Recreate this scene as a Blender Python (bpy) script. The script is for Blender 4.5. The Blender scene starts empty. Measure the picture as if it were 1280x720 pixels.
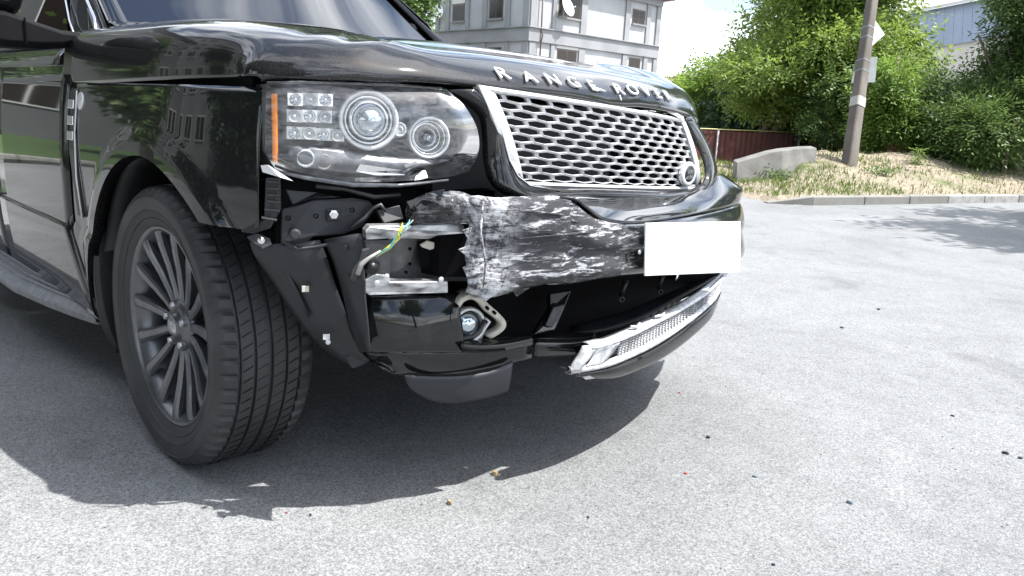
import bpy, bmesh, math, random
import numpy as np
from mathutils import Vector, Matrix
random.seed(7); rng = np.random.default_rng(11)
R = math.radians
SC = bpy.context.scene
COL = SC.collection

# ------------------------------------------------------------------ camera
cam_d = bpy.data.cameras.new("camera"); cam = bpy.data.objects.new("camera", cam_d); COL.objects.link(cam)
cam_d.sensor_width = 36; cam_d.lens = 27.7203
cam.matrix_world = Matrix(((0.691144, -0.190368, 0.697194, 2.07957), (0.721035, 0.115852, -0.683145, -1.69497), (0.049278, 0.974853, 0.217332, 0.97527), (0, 0, 0, 1)))
cam_d.clip_start = 0.02; cam_d.clip_end = 2000
SC.camera = cam

# ------------------------------------------------------------------ world and sun
SUN = Vector((0.44, 0.31, 1.0)).normalized()
elev = math.asin(SUN.z); azi = math.atan2(SUN.x, SUN.y)
w = bpy.data.worlds.new("World"); SC.world = w; w.use_nodes = True
nt = w.node_tree; nt.nodes.clear()
def N(nt, t, **k):
    n = nt.nodes.new(t)
    for a, b in k.items(): setattr(n, a, b)
    return n
sky = N(nt, 'ShaderNodeTexSky', sky_type='NISHITA', sun_disc=False, sun_elevation=elev, sun_rotation=azi)
sky.air_density = 1.0; sky.dust_density = 2.0; sky.ozone_density = 1.0
tc = N(nt, 'ShaderNodeTexCoord'); mp = N(nt, 'ShaderNodeMapping'); mp.inputs['Scale'].default_value = (1.5, 1.5, 5.0)
mp.inputs['Rotation'].default_value = (0.1, 0.25, 0.6)
cn = N(nt, 'ShaderNodeTexNoise'); cn.inputs['Scale'].default_value = 1.6; cn.inputs['Detail'].default_value = 9; cn.inputs['Distortion'].default_value = 0.5
cr = N(nt, 'ShaderNodeValToRGB'); cr.color_ramp.elements[0].position = .42; cr.color_ramp.elements[1].position = .66
mx = N(nt, 'ShaderNodeMixRGB'); mx.inputs['Color2'].default_value = (13, 13.4, 14, 1)
bg = N(nt, 'ShaderNodeBackground'); bg.inputs['Strength'].default_value = 0.13
wo = N(nt, 'ShaderNodeOutputWorld')
L = nt.links.new
L(tc.outputs['Generated'], mp.inputs['Vector']); L(mp.outputs['Vector'], cn.inputs['Vector']); L(cn.outputs['Fac'], cr.inputs['Fac'])
L(cr.outputs['Color'], mx.inputs['Fac']); L(sky.outputs['Color'], mx.inputs['Color1']); L(mx.outputs['Color'], bg.inputs['Color']); L(bg.outputs[0], wo.inputs['Surface'])
sd = bpy.data.lights.new("sun", 'SUN'); sd.energy = 4.6; sd.angle = R(0.53); sd.color = (1.0, .98, .95)
so = bpy.data.objects.new("sun", sd); COL.objects.link(so)
so.rotation_euler = SUN.to_track_quat('Z', 'Y').to_euler(); so.location = (0, 0, 30)
SC.view_settings.view_transform = 'Standard'; SC.view_settings.look = 'None'; SC.view_settings.gamma = 1
SC.view_settings.exposure = 1.20
SC.render.engine = 'CYCLES'

# ------------------------------------------------------------------ helpers
def tag(o, label=None, cat=None, group=None, kind=None):
    if label: o['label'] = label
    if cat: o['category'] = cat
    if group: o['group'] = group
    if kind: o['kind'] = kind
    return o
def wloc(o):
    v = Vector(o.location)
    while o.parent: o = o.parent; v = v + Vector(o.location)
    return v
def empty(name, loc=(0, 0, 0), parent=None, rz=0):
    o = bpy.data.objects.new(name, None); COL.objects.link(o)
    o.empty_display_size = .1
    if parent: o.parent = parent; loc = Vector(loc) - wloc(parent)
    o.location = loc; o.rotation_euler.z = rz
    return o
def obj(name, V, F, mat, parent=None, smooth=True, local=False, kind=None, sharp=None):
    me = bpy.data.meshes.new(name)
    off = Vector((0, 0, 0))
    if parent is not None and not local: off = wloc(parent)
    me.from_pydata([tuple(Vector(v) - off) for v in V], [], [tuple(f) for f in F])
    me.validate()
    if mat is not None: me.materials.append(mat)
    if smooth:
        me.polygons.foreach_set('use_smooth', [True] * len(me.polygons))
        if sharp: me.set_sharp_from_angle(angle=R(sharp))
    o = bpy.data.objects.new(name, me); COL.objects.link(o)
    if parent is not None: o.parent = parent
    if kind: o['kind'] = kind
    return o
def bevel(o, w=.003, seg=2, ang=35):
    m = o.modifiers.new('bevel', 'BEVEL'); m.width = w; m.segments = seg; m.limit_method = 'ANGLE'; m.angle_limit = R(ang); return o
def solid(o, t, off=-1):
    m = o.modifiers.new('solid', 'SOLIDIFY'); m.thickness = t; m.offset = off; return o
class MB:
    def __init__(s): s.V = []; s.F = []
    def add(s, V, F):
        b = len(s.V); s.V += [tuple(v) for v in V]; s.F += [tuple(i + b for i in f) for f in F]; return s
    def box(s, c, d, ax=None, rz=0):
        if ax is None: ax = (Vector((math.cos(rz), math.sin(rz), 0)), Vector((-math.sin(rz), math.cos(rz), 0)), Vector((0, 0, 1)))
        c = Vector(c); V = []
        for k in range(8):
            sx, sy, sz = (k & 1) - .5, ((k >> 1) & 1) - .5, ((k >> 2) & 1) - .5
            V.append(c + ax[0] * (d[0] * sx) + ax[1] * (d[1] * sy) + ax[2] * (d[2] * sz))
        return s.add(V, [(0, 2, 3, 1), (4, 5, 7, 6), (0, 1, 5, 4), (2, 6, 7, 3), (0, 4, 6, 2), (1, 3, 7, 5)])
    def tube(s, pts, r, n=8, caps=True):
        pts = [Vector(p) for p in pts]; m = len(pts)
        rr = r if isinstance(r, (list, tuple)) else [r] * m
        t0 = (pts[1] - pts[0]).normalized()
        up = Vector((0, 0, 1)) if abs(t0.z) < .9 else Vector((1, 0, 0))
        a = t0.cross(up).normalized(); V = []
        for i in range(m):
            t = (pts[min(i + 1, m - 1)] - pts[max(i - 1, 0)]).normalized()
            a = (a - t * a.dot(t)).normalized(); b = t.cross(a)
            for k in range(n):
                q = 2 * math.pi * k / n; V.append(pts[i] + (a * math.cos(q) + b * math.sin(q)) * rr[i])
        F = [(i * n + k, i * n + (k + 1) % n, (i + 1) * n + (k + 1) % n, (i + 1) * n + k) for i in range(m - 1) for k in range(n)]
        if caps: F += [tuple(range(n))[::-1], tuple(range((m - 1) * n, m * n))]
        return s.add(V, F)
    def lathe(s, prof, c, ax, n=32, closed=False):
        c = Vector(c); ax = Vector(ax).normalized()
        up = Vector((0, 0, 1)) if abs(ax.z) < .9 else Vector((1, 0, 0))
        a = ax.cross(up).normalized(); b = ax.cross(a); V = []
        for (r, h) in prof:
            for k in range(n):
                q = 2 * math.pi * k / n; V.append(c + ax * h + (a * math.cos(q) + b * math.sin(q)) * r)
        m = len(prof)
        F = [(i * n + k, i * n + (k + 1) % n, (i + 1) * n + (k + 1) % n, (i + 1) * n + k) for i in range(m - 1) for k in range(n)]
        if closed: F += [tuple(range(n))[::-1], tuple(range((m - 1) * n, m * n))]
        return s.add(V, F)
    def slab(s, pts, t):
        """outline extruded along its own normal (away from the camera side when t<0)"""
        pts = [Vector(p) for p in pts]; n = Vector((0, 0, 0)); m = len(pts)
        for i in range(m):
            p, q = pts[i], pts[(i + 1) % m]
            n += Vector(((p.y - q.y) * (p.z + q.z), (p.z - q.z) * (p.x + q.x), (p.x - q.x) * (p.y + q.y)))
        n.normalize()
        if n.dot(Vector((1, -.9, .05))) < 0: n = -n
        b = [p - n * t for p in pts]
        F = [tuple(range(m)), tuple(range(2 * m - 1, m - 1, -1))] + [(i, i + m, (i + 1) % m + m, (i + 1) % m) for i in range(m)]
        return s.add(pts + b, F)
    def build(s, name, mat, parent=None, smooth=False, bev=0, kind=None, sharp=None, local=False):
        o = obj(name, s.V, s.F, mat, parent, smooth, local, kind, sharp)
        bm = bmesh.new(); bm.from_mesh(o.data); bmesh.ops.recalc_face_normals(bm, faces=bm.faces); bm.to_mesh(o.data); bm.free()
        if bev: bevel(o, bev)
        return o
def cat(P, n):
    """Catmull-Rom resample of a list of arrays along axis 0"""
    P = np.asarray(P, float); m = len(P)
    E = np.concatenate([[2 * P[0] - P[1]], P, [2 * P[-1] - P[-2]]])
    out = []
    for i in range(m - 1):
        p0, p1, p2, p3 = E[i], E[i + 1], E[i + 2], E[i + 3]
        for k in range(n):
            t = k / n
            out.append(.5 * ((2 * p1) + (-p0 + p2) * t + (2 * p0 - 5 * p1 + 4 * p2 - p3) * t * t + (-p0 + 3 * p1 - 3 * p2 + p3) * t ** 3))
    out.append(P[-1]); return np.array(out)
def patch(name, rows, mat, parent=None, nu=4, nv=4, thick=.003, disp=None, sharp=None):
    G = np.array(rows, float)
    G = cat(G, nu); G = np.swapaxes(cat(np.swapaxes(G, 0, 1), nv), 0, 1)
    if disp is not None: G = disp(G)
    a, b = G.shape[:2]
    V = G.reshape(-1, 3)
    F = [(i * b + j, i * b + j + 1, (i + 1) * b + j + 1, (i + 1) * b + j) for i in range(a - 1) for j in range(b - 1)]
    o = obj(name, V, F, mat, parent, True, sharp=sharp)
    if thick: solid(o, thick, 0)
    return o
def text_mesh(s, size, depth):
    cu = bpy.data.curves.new('lettering', 'FONT'); cu.body = s; cu.size = size; cu.extrude = depth; cu.align_x = 'CENTER'
    to = bpy.data.objects.new('lettering', cu); COL.objects.link(to)
    bpy.context.view_layer.update()
    me = bpy.data.meshes.new_from_object(to.evaluated_get(bpy.context.evaluated_depsgraph_get()))
    bpy.data.objects.remove(to); return me
def fbm(x, y, seed=0, octs=4):
    """cheap value noise"""
    r = np.random.default_rng(seed); T = r.random((64, 64)); s = 0; a = 1; tot = 0
    for _ in range(octs):
        xi = np.floor(x).astype(int); yi = np.floor(y).astype(int); fx = x - xi; fy = y - yi
        fx = fx * fx * (3 - 2 * fx); fy = fy * fy * (3 - 2 * fy)
        g = lambda i, j: T[i % 64, j % 64]
        s = s + a * ((g(xi, yi) * (1 - fx) + g(xi + 1, yi) * fx) * (1 - fy) + (g(xi, yi + 1) * (1 - fx) + g(xi + 1, yi + 1) * fx) * fy)
        tot += a; a *= .5; x = x * 2 + 5.3; y = y * 2 + 1.7
    return s / tot

# ------------------------------------------------------------------ materials
def mat(name, col, rough=.5, metal=0., coat=0., crough=.03, spec=.5, noise=None, bump=None, rvar=None, alpha=None):
    """noise=(scale, colour2, lo, hi[, stretch])  bump=(scale, strength, dist)"""
    m = bpy.data.materials.new(name); m.use_nodes = True; nt = m.node_tree; p = nt.nodes['Principled BSDF']; L = nt.links.new
    p.inputs['Base Color'].default_value = (*col, 1); p.inputs['Roughness'].default_value = rough; p.inputs['Metallic'].default_value = metal
    p.inputs['Coat Weight'].default_value = coat; p.inputs['Coat Roughness'].default_value = crough; p.inputs['Specular IOR Level'].default_value = spec
    tc = nt.nodes.new('ShaderNodeTexCoord')
    def nz(scale, stretch=(1, 1, 1), det=6):
        mp = nt.nodes.new('ShaderNodeMapping'); mp.inputs['Scale'].default_value = stretch; L(tc.outputs['Object'], mp.inputs['Vector'])
        n = nt.nodes.new('ShaderNodeTexNoise'); n.inputs['Scale'].default_value = scale; n.inputs['Detail'].default_value = det; L(mp.outputs[0], n.inputs['Vector']); return n
    m['_'] = 0
    if noise:
        st = noise[4] if len(noise) > 4 else (1, 1, 1)
        n = nz(noise[0], st); r = nt.nodes.new('ShaderNodeValToRGB'); r.color_ramp.elements[0].position = noise[2]; r.color_ramp.elements[1].position = noise[3]
        r.color_ramp.elements[0].color = (*col, 1); r.color_ramp.elements[1].color = (*noise[1], 1)
        L(n.outputs['Fac'], r.inputs['Fac']); L(r.outputs['Color'], p.inputs['Base Color'])
    if rvar:
        n = nz(rvar[0]); r = nt.nodes.new('ShaderNodeMapRange'); r.inputs['From Min'].default_value = .35; r.inputs['From Max'].default_value = .7
        r.inputs['To Min'].default_value = rvar[1]; r.inputs['To Max'].default_value = rvar[2]
        L(n.outputs['Fac'], r.inputs['Value']); L(r.outputs[0], p.inputs['Coat Roughness' if coat else 'Roughness'])
    if bump:
        n = nz(bump[0], bump[3] if len(bump) > 3 else (1, 1, 1)); b = nt.nodes.new('ShaderNodeBump'); b.inputs['Strength'].default_value = bump[1]; b.inputs['Distance'].default_value = bump[2]
        L(n.outputs['Fac'], b.inputs['Height']); L(b.outputs[0], p.inputs['Normal'])
    return m
def glass_mat(name, tint=(1, 1, 1), ior=1.5, rough=0.0, haze=0):
    m = bpy.data.materials.new(name); m.use_nodes = True; nt = m.node_tree; nt.nodes.clear(); L = nt.links.new
    o = nt.nodes.new('ShaderNodeOutputMaterial'); mx = nt.nodes.new('ShaderNodeMixShader'); t = nt.nodes.new('ShaderNodeBsdfTransparent'); g = nt.nodes.new('ShaderNodeBsdfGlossy')
    f = nt.nodes.new('ShaderNodeFresnel'); f.inputs['IOR'].default_value = ior
    t.inputs['Color'].default_value = (*tint, 1); g.inputs['Roughness'].default_value = rough
    L(f.outputs[0], mx.inputs[0]); L(t.outputs[0], mx.inputs[1]); L(g.outputs[0], mx.inputs[2]); L(mx.outputs[0], o.inputs[0])
    if haze:       # fine scratches and dust film
        df = nt.nodes.new('ShaderNodeBsdfDiffuse'); df.inputs['Color'].default_value = (.7, .72, .75, 1); m2 = nt.nodes.new('ShaderNodeMixShader')
        tc = nt.nodes.new('ShaderNodeTexCoord'); mp = nt.nodes.new('ShaderNodeMapping'); mp.inputs['Scale'].default_value = (1, 1, 3); n = nt.nodes.new('ShaderNodeTexNoise'); n.inputs['Scale'].default_value = 28; n.inputs['Detail'].default_value = 8; n.inputs['Distortion'].default_value = 1.5
        r = nt.nodes.new('ShaderNodeMapRange'); r.inputs['From Min'].default_value = .4; r.inputs['From Max'].default_value = .75; r.inputs['To Min'].default_value = haze * .4; r.inputs['To Max'].default_value = haze * 3
        L(tc.outputs['Object'], mp.inputs['Vector']); L(mp.outputs[0], n.inputs['Vector']); L(n.outputs['Fac'], r.inputs['Value']); L(r.outputs[0], m2.inputs[0])
        L(mx.outputs[0], m2.inputs[1]); L(df.outputs[0], m2.inputs[2]); L(m2.outputs[0], o.inputs[0])
    return m
def leaf_mat(name, c1, c2, c3, tr=.35):
    m = bpy.data.materials.new(name); m.use_nodes = True; nt = m.node_tree; nt.nodes.clear(); L = nt.links.new
    o = nt.nodes.new('ShaderNodeOutputMaterial'); g = nt.nodes.new('ShaderNodeNewGeometry'); r = nt.nodes.new('ShaderNodeValToRGB')
    e = r.color_ramp.elements; e[0].color = (*c1, 1); e[1].color = (*c3, 1); k = e.new(.5); k.color = (*c2, 1)
    L(g.outputs['Random Per Island'], r.inputs['Fac'])
    p = nt.nodes.new('ShaderNodeBsdfPrincipled'); p.inputs['Roughness'].default_value = .5; p.inputs['Specular IOR Level'].default_value = .35
    t = nt.nodes.new('ShaderNodeBsdfTranslucent'); mx = nt.nodes.new('ShaderNodeMixShader'); mx.inputs[0].default_value = tr
    hs = nt.nodes.new('ShaderNodeHueSaturation'); hs.inputs['Value'].default_value = 1.5; hs.inputs['Hue'].default_value = .485
    L(r.outputs[0], p.inputs['Base Color']); L(r.outputs[0], hs.inputs['Color']); L(hs.outputs[0], t.inputs['Color'])
    L(p.outputs[0], mx.inputs[1]); L(t.outputs[0], mx.inputs[2]); L(mx.outputs[0], o.inputs[0])
    return m

def paint_mat(name, scr=None, dust_haze=.25, crough=.03):
    """black clear-coated paint with a dusty road film that also paints in glare haze; scr = (ymin, ymax) band of body y where the impact scraped it to white and grey"""
    m = bpy.data.materials.new(name); m.use_nodes = True; nt = m.node_tree; p = nt.nodes['Principled BSDF']; L = nt.links.new
    p.inputs['Roughness'].default_value = .5; p.inputs['Coat Weight'].default_value = 1; p.inputs['Coat Roughness'].default_value = crough
    p.inputs['Specular IOR Level'].default_value = .04
    tc = nt.nodes.new('ShaderNodeTexCoord')
    def noise(scale, st=(1, 1, 1), det=5, rough=.6, dist=0):
        mp = nt.nodes.new('ShaderNodeMapping'); mp.inputs['Scale'].default_value = st; L(tc.outputs['Object'], mp.inputs['Vector'])
        n = nt.nodes.new('ShaderNodeTexNoise'); n.inputs['Scale'].default_value = scale; n.inputs['Detail'].default_value = det; n.inputs['Roughness'].default_value = rough; n.inputs['Distortion'].default_value = dist
        L(mp.outputs[0], n.inputs['Vector']); return n.outputs['Fac']
    def ramp(f, a, b, c0=(0, 0, 0), c1=(1, 1, 1)):
        r = nt.nodes.new('ShaderNodeValToRGB'); r.color_ramp.elements[0].position = a; r.color_ramp.elements[1].position = b
        r.color_ramp.elements[0].color = (*c0, 1); r.color_ramp.elements[1].color = (*c1, 1); L(f, r.inputs['Fac']); return r.outputs['Color']
    def mth(op, a, b=None, clamp=False):
        n = nt.nodes.new('ShaderNodeMath'); n.operation = op; n.use_clamp = clamp
        for i, v in enumerate((a, b)):
            if v is None: continue
            if isinstance(v, (int, float)): n.inputs[i].default_value = v
            else: L(v, n.inputs[i])
        return n.outputs[0]
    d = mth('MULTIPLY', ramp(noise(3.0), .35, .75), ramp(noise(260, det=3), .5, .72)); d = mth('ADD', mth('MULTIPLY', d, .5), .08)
    d = mth('MULTIPLY', d, dust_haze)
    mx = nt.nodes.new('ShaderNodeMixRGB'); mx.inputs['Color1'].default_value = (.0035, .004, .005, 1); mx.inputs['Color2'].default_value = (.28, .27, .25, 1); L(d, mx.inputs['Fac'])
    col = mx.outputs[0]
    if scr:
        sp = nt.nodes.new('ShaderNodeSeparateXYZ'); L(tc.outputs['Object'], sp.inputs[0])
        def band(lo, hi, f):    # soft window in body y
            a = nt.nodes.new('ShaderNodeMapRange'); a.interpolation_type = 'SMOOTHSTEP'; L(sp.outputs['Y'], a.inputs['Value']); a.inputs['From Min'].default_value = lo - f; a.inputs['From Max'].default_value = lo + f
            b = nt.nodes.new('ShaderNodeMapRange'); b.interpolation_type = 'SMOOTHSTEP'; L(sp.outputs['Y'], b.inputs['Value']); b.inputs['From Min'].default_value = hi - f; b.inputs['From Max'].default_value = hi + f
            return mth('SUBTRACT', a.outputs[0], b.outputs[0], True)
        streak = noise(9, (1, 1, 7), 9, .72, .6); fibre = noise(30, (1, .7, 2.6), 7, .78, .5); smear = noise(20, (1, 2.4, .8), 8, .78, 1.5); blot = noise(16, (1, 1, 1.6), 8, .75, 1.2); fine = noise(60, (1, .6, 6), 6, .7, .3)
        # heavy chalky scrape at the torn end
        h = mth('MULTIPLY', band(scr[0], scr[1], .035), ramp(mth('ADD', mth('MULTIPLY', mth('ADD', mth('MULTIPLY', smear, .55), mth('MULTIPLY', blot, .45)), .55), mth('MULTIPLY', fibre, .45)), .45, .535))
        # horizontal rub marks further along
        g = mth('MULTIPLY', band(scr[1] - .05, scr[2], .14), ramp(mth('ADD', mth('MULTIPLY', streak, .6), mth('MULTIPLY', fibre, .4)), .525, .57))
        # dull bare plastic
        dull = mth('MULTIPLY', band(scr[0], scr[2], .01), ramp(noise(6, (1, 1, 2.5), 5, .6, .8), .40, .50))
        m1 = nt.nodes.new('ShaderNodeMixRGB'); L(mth('MULTIPLY', dull, .8), m1.inputs['Fac']); L(col, m1.inputs['Color1']); m1.inputs['Color2'].default_value = (.065, .065, .07, 1)
        s = mth('MULTIPLY', mth('MAXIMUM', h, g), mth('ADD', .35, mth('MULTIPLY', fine, 1.1)), True)
        m2 = nt.nodes.new('ShaderNodeMixRGB'); L(s, m2.inputs['Fac']); L(m1.outputs[0], m2.inputs['Color1']); m2.inputs['Color2'].default_value = (.60, .61, .64, 1)
        col = m2.outputs[0]
        cw = mth('SUBTRACT', 1, mth('MAXIMUM', s, mth('MULTIPLY', dull, .85)), True); L(cw, p.inputs['Coat Weight'])
        L(mth('ADD', .35, mth('MULTIPLY', dull, .25)), p.inputs['Roughness'])
        b = nt.nodes.new('ShaderNodeBump'); b.inputs['Strength'].default_value = .7; b.inputs['Distance'].default_value = .004
        L(mth('ADD', s, mth('MULTIPLY', streak, dull)), b.inputs['Height']); L(b.outputs[0], p.inputs['Normal'])
        L(b.outputs[0], p.inputs['Coat Normal'])
    L(col, p.inputs['Base Color'])
    return m
M = {}
M['paint'] = paint_mat('black_car_paint', dust_haze=.20)  # pale film also lifts the blacks, painting in glare haze
M['paint_hood'] = paint_mat('black_hood_paint', dust_haze=.26, crough=.055)
M['paint_scr'] = paint_mat('scraped_black_paint', (-.75, -.47, -.12), .10)
M['paint_dust'] = paint_mat('dusty_black_paint', dust_haze=.09)
M['plastic'] = mat('black_plastic', (.006, .0065, .008), .42, noise=(14, (.015, .016, .018), .4, .75), bump=(350, .15, .001))
M['plastic_grey'] = mat('dark_liner_plastic', (.008, .009, .012), .5, noise=(8, (.018, .021, .027), .35, .8), bump=(220, .25, .001))
M['void'] = mat('underbody_shade_black', (.0025, .0025, .003), .9, spec=.1)  # near-black, with the shade of hollows, gaps and holes in the colour
M['rubber'] = mat('tyre_rubber', (.016, .017, .019), .58, noise=(9, (.034, .035, .037), .4, .75), bump=(160, .3, .0008))
M['rim'] = mat('gunmetal_wheel_paint', (.115, .12, .13), .34, metal=.75, coat=.3, noise=(30, (.085, .085, .09), .45, .8))
M['chrome'] = mat('bright_chrome', (.75, .76, .78), .12, metal=1)
M['silver'] = mat('satin_silver_plastic', (.62, .63, .64), .40, metal=.45, noise=(50, (.48, .48, .49), .5, .8))
M['skid'] = mat('dull_silver_trim', (.62, .63, .64), .38, metal=.4, noise=(40, (.30, .30, .31), .45, .75), bump=(90, .3, .002))
M['alu'] = mat('dirty_aluminium', (.50, .51, .52), .38, metal=.8, noise=(22, (.10, .10, .11), .42, .7, (1, 1, 3)), bump=(60, .5, .003))
M['step_mat'] = mat('dusty_step_rubber', (.15, .155, .165), .6, noise=(40, (.22, .22, .225), .4, .7))
M['steel_dark'] = mat('dark_painted_steel', (.03, .031, .033), .5, metal=.3, noise=(20, (.08, .08, .085), .5, .8), bump=(60, .3, .002))
M['lens'] = glass_mat('clear_lamp_lens', haze=.055); M['glass'] = glass_mat('car_window_glass', (.16, .18, .18), ior=2.2)
M['amber'] = mat('amber_reflector', (.75, .22, .01), .25, coat=1)
M['lampdark'] = mat('smoked_lamp_interior', (.10, .105, .115), .3, metal=.4, noise=(25, (.24, .24, .25), .45, .7))
M['cream'] = mat('grey_white_plastic', (.48, .46, .40), .45, noise=(25, (.3, .28, .24), .5, .8))
M['white'] = mat('white_plate_paint', (.86, .86, .86), .5)
M['yellow'] = mat('yellow_wire', (.65, .6, .03), .4); M['teal'] = mat('teal_wire', (.05, .38, .42), .4); M['wire'] = mat('grey_wire', (.28, .27, .25), .5)

# ------------------------------------------------------------------ ground
def asphalt():
    m = bpy.data.materials.new('worn_asphalt'); m.use_nodes = True; nt = m.node_tree; p = nt.nodes['Principled BSDF']; L = nt.links.new
    tc = nt.nodes.new('ShaderNodeTexCoord')
    def noise(s, d=4, r=.6, dist=0):
        n = nt.nodes.new('ShaderNodeTexNoise'); n.inputs['Scale'].default_value = s; n.inputs['Detail'].default_value = d; n.inputs['Roughness'].default_value = r; n.inputs['Distortion'].default_value = dist; L(tc.outputs['Object'], n.inputs['Vector']); return n.outputs['Fac']
    def ramp(f, st):
        r = nt.nodes.new('ShaderNodeValToRGB'); e = r.color_ramp.elements
        e[0].position, e[0].color = st[0][0], (*[st[0][1]] * 3, 1); e[1].position, e[1].color = st[-1][0], (*[st[-1][1]] * 3, 1)
        for q in st[1:-1]: k = e.new(q[0]); k.color = (*[q[1]] * 3, 1)
        L(f, r.inputs['Fac']); return r.outputs['Color']
    def mul(a, b):
        n = nt.nodes.new('ShaderNodeMixRGB'); n.blend_type = 'MULTIPLY'; n.inputs[0].default_value = 1; L(a, n.inputs[1]); L(b, n.inputs[2]); return n.outputs[0]
    v = nt.nodes.new('ShaderNodeTexVoronoi'); v.inputs['Scale'].default_value = 230; L(tc.outputs['Object'], v.inputs['Vector'])
    v2 = nt.nodes.new('ShaderNodeTexVoronoi'); v2.inputs['Scale'].default_value = 120; L(tc.outputs['Object'], v2.inputs['Vector'])
    bw = nt.nodes.new('ShaderNodeRGBToBW'); L(v.outputs['Color'], bw.inputs[0]); bw2 = nt.nodes.new('ShaderNodeRGBToBW'); L(v2.outputs['Color'], bw2.inputs[0])
    stones = ramp(bw.outputs[0], [(.15, .82), (.5, .98), (.8, 1.10), (.95, 1.22)]); st2 = ramp(bw2.outputs[0], [(.1, .84), (.5, 1.0), (.9, 1.12)])
    gaps = ramp(v.outputs['Distance'], [(.0, 1.05), (.45, 1.0), (.75, .62)])
    big = ramp(noise(.55, 5, .6, .6), [(.3, .80), (.5, 1.0), (.7, 1.15)]); mid = ramp(noise(7, 7, .72), [(.3, .86), (.5, 1.0), (.7, 1.08)]); fine = ramp(noise(120, 4, .7), [(.32, .82), (.5, 1.0), (.68, 1.13)])
    c = mul(mul(mul(mul(stones, gaps), mul(big, mid)), fine), st2)
    pits = ramp(noise(38, 5, .8), [(.28, .6), (.33, 1.0), (.7, 1.0)]); c = mul(c, pits)
    wv = nt.nodes.new('ShaderNodeTexWave'); wv.wave_type = 'RINGS'; wv.inputs['Scale'].default_value = .085; wv.inputs['Distortion'].default_value = 1.2; wv.inputs['Detail'].default_value = 1
    mpw = nt.nodes.new('ShaderNodeMapping'); mpw.inputs['Location'].default_value = (3.5, -9, 0); L(tc.outputs['Object'], mpw.inputs['Vector']); L(mpw.outputs[0], wv.inputs['Vector'])
    c = mul(c, ramp(wv.outputs['Fac'], [(.0, .93), (.05, 1.0), (1, 1.0)]))
    dk = ramp(noise(1.7, 3, .5, .8), [(.26, .78), (.38, 1.0), (.8, 1.0)]); c = mul(c, dk)
    mk = nt.nodes.new('ShaderNodeMixRGB'); mk.blend_type = 'MULTIPLY'; mk.inputs[0].default_value = 1; mk.inputs[2].default_value = (.212, .217, .218, 1); L(c, mk.inputs[1])
    L(mk.outputs[0], p.inputs['Base Color']); p.inputs['Roughness'].default_value = .85; p.inputs['Specular IOR Level'].default_value = .25
    b = nt.nodes.new('ShaderNodeBump'); b.inputs['Strength'].default_value = .4; b.inputs['Distance'].default_value = .002; L(stones, b.inputs['Height'])
    b2 = nt.nodes.new('ShaderNodeBump'); b2.inputs['Strength'].default_value = .4; b2.inputs['Distance'].default_value = .003; L(fine, b2.inputs['Height']); L(b.outputs[0], b2.inputs['Normal'])
    L(b2.outputs[0], p.inputs['Normal']); return m
M['asphalt'] = asphalt()
obj('road', [(-150, -150, 0), (150, -150, 0), (150, 150, 0), (-150, 150, 0)], [(0, 1, 2, 3)], M['asphalt'], smooth=False, kind='structure')
M['earth'] = mat('far_ground', (.10, .11, .05), .9, noise=(.4, (.2, .17, .1), .4, .7))
obj('ground', [(-1500, -1500, -.9), (1500, -1500, -.9), (1500, 1500, -.9), (-1500, 1500, -.9)], [(0, 1, 2, 3)], M['earth'], smooth=False, kind='structure')

# kerb line: along the far side of the road, then curving away behind the car
KL = np.array([(-40, 10.5), (-14, 9.6), (-6.5, 8.9), (-4.5, 8.45), (-3.25, 7.95), (-2.90, 7.65), (-2.55, 7.95), (-2.15, 9.3), (-1.65, 11.05), (-1.15, 12.8), (0.3, 18), (3, 27.5), (12, 58)])
def along(P, d):
    seg = np.linalg.norm(np.diff(P, axis=0), axis=1); c = np.concatenate([[0], np.cumsum(seg)])
    d = np.clip(d, 0, c[-1] - 1e-6); i = np.clip(np.searchsorted(c, d, side='right') - 1, 0, len(seg) - 1); t = (d - c[i]) / seg[i]
    return P[i] + (P[i + 1] - P[i]) * t[:, None], (P[i + 1] - P[i]) / seg[i][:, None], c
_, _, KC = along(KL, np.zeros(1))
M['concrete'] = mat('weathered_kerb_concrete', (.20, .195, .18), .85, noise=(6, (.15, .145, .13), .35, .75), bump=(40, .6, .006))
M['concrete_b'] = mat('pale_kerb_concrete', (.31, .305, .285), .85, noise=(9, (.18, .175, .16), .4, .75), bump=(40, .6, .006))
kerb = empty('kerb', (-2, 10, 0)); tag(kerb, kind='structure')
d = KC[5] + .02; first = True
while d < KC[-1] - 30:
    ln = random.uniform(.85, 1.05) if not first else .6
    (a, b), _, _ = along(KL, np.array([d, d + ln - .015]))
    dr = Vector((b[0] - a[0], b[1] - a[1], 0)).normalized(); nrm = Vector((-dr.y, dr.x, 0)); c = Vector(((a[0] + b[0]) / 2, (a[1] + b[1]) / 2, .03 + random.uniform(-.006, .006))) + nrm * .075
    h = .17
    mb = MB().box(c, (ln - .015, .15, h), (dr, nrm, Vector((0, 0, 1))))
    if first:
        for k in range(8):
            v = Vector(mb.V[k])
            if v.z > .05 and (v - Vector((a[0], a[1], v.z))).length < .25: mb.V[k] = (v.x, v.y, .015)
        first = False
    o = mb.build('kerb_stone', M['concrete' if random.random() < .6 else 'concrete_b'], kerb, bev=.012); o.rotation_euler = (0, 0, 0)
    d += ln

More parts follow.
